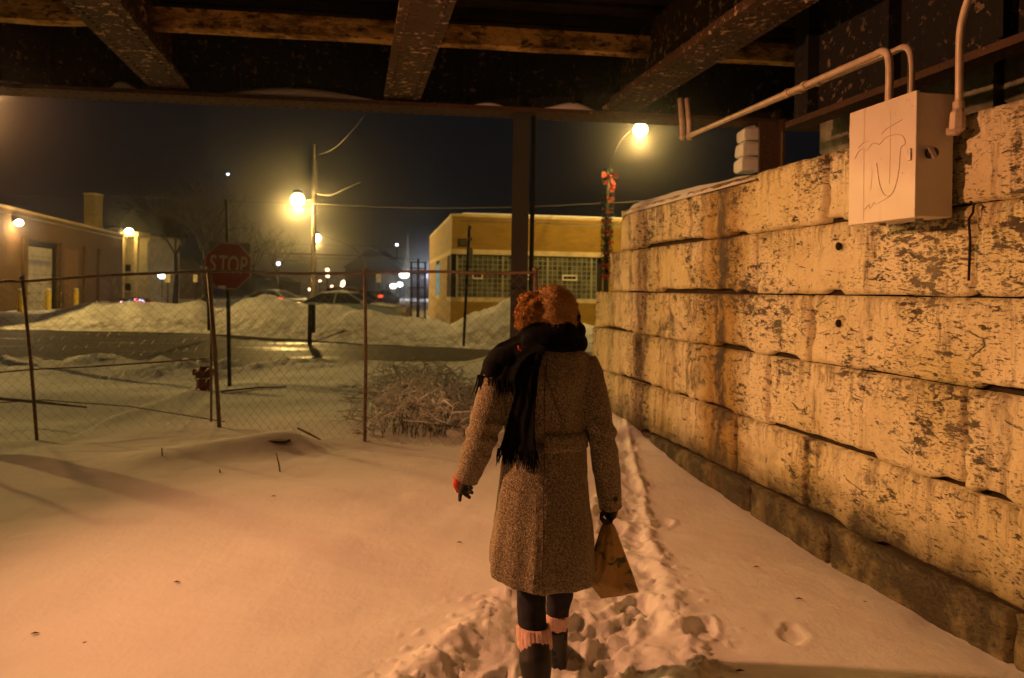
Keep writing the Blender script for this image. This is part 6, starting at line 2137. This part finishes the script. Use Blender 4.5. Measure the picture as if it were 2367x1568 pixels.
# ------------------------------------------------------------------ the lamp under the bridge at the left (out of view) and the kerb lamp beyond
ul = empty('underpass_lamp', (-4.6, 3.25, 3.35), 'sodium floodlight fixed under the bridge beam to the left, shining across the path', 'lamp')
m = MB(); m.box((-4.6, 3.25, 3.45), (0.34, 0.26, 0.16), 0.2); m.build('housing', M_DARKMET, ul)
m = MB(); m.beam((-4.6, 3.25, 3.52), (-4.6, 3.25, 3.74), 0.05, 0.05, up=(0, 1, 0)); m.build('bracket', M_DARKMET, ul)
m = MB(); m.box((-4.585, 3.25, 3.355), (0.28, 0.2, 0.02), 0.2); m.build('lens', emit('pink_sodium', (1.0, 0.6, 0.3), 8), ul)
sl = bpy.data.lights.new('lamp_light', 'SPOT')
sl.energy = P_UNDER; sl.color = C_PINK; sl.spot_size = math.radians(118); sl.spot_blend = 1.0; sl.shadow_soft_size = 0.10
so = bpy.data.objects.new('lamp_light', sl); COL.objects.link(so)
so.location = (-4.57, 3.25, 3.33)
so.rotation_euler = (Vector((2.2, 4.3, 1.9)) - Vector((-4.57, 3.25, 3.33))).to_track_quat('-Z', 'Y').to_euler()
kl = Vector((-11.0, 15.4, 5.6))
kb = bpy.data.lights.new('lamp_light', 'SPOT')
kb.energy = P_KERB; kb.color = (1.0, 0.45, 0.16); kb.spot_size = math.radians(46); kb.spot_blend = 0.7; kb.shadow_soft_size = 0.25
ko = bpy.data.objects.new('lamp_light', kb); COL.objects.link(ko)
ko.location = kl + Vector((0.1, -0.1, -0.32))
ko.rotation_euler = (Vector((2.2, 4.2, 2.3)) - ko.location).to_track_quat('-Z', 'Y').to_euler()
street_lamp((-27.0, 21.5), Vector((-25.5, 21.5, 8.0)), 'street lamp at the far left end of the cross street, outside the picture', 0.2, P_CROSS, C_SOD2, E_SOD, M_LAMPPOLE, arm_end=(0, 0, 8.0), pr=0.08)
street_lamp((-11.5, 15.9), kl, 'near floodlight on a pole at the left side of the cross street, outside the picture', 0.2, 0, C_SOD, E_SOD, M_LAMPPOLE, arm_end=(0, 0, 5.6), pr=0.08)

# ------------------------------------------------------------------ the hazy night air
if HAZE_DENSITY > 0:
    m = MB(); m.hexa([(-430, -15, -1.5), (430, -15, -1.5), (430, 910, -1.5), (-430, 910, -1.5), (-430, -15, 72), (430, -15, 72), (430, 910, 72), (-430, 910, 72)])
    hz_m = bpy.data.materials.new('night_haze'); hz_m.use_nodes = True
    n = hz_m.node_tree; n.nodes.clear()
    out = n.nodes.new('ShaderNodeOutputMaterial'); pv = n.nodes.new('ShaderNodeVolumePrincipled')
    pv.inputs['Density'].default_value = HAZE_DENSITY
    pv.inputs['Color'].default_value = (0.9, 0.9, 0.9, 1)
    pv.inputs['Anisotropy'].default_value = 0.96
    n.links.new(pv.outputs[0], out.inputs['Volume'])
    m.build('haze', hz_m, kind='stuff')
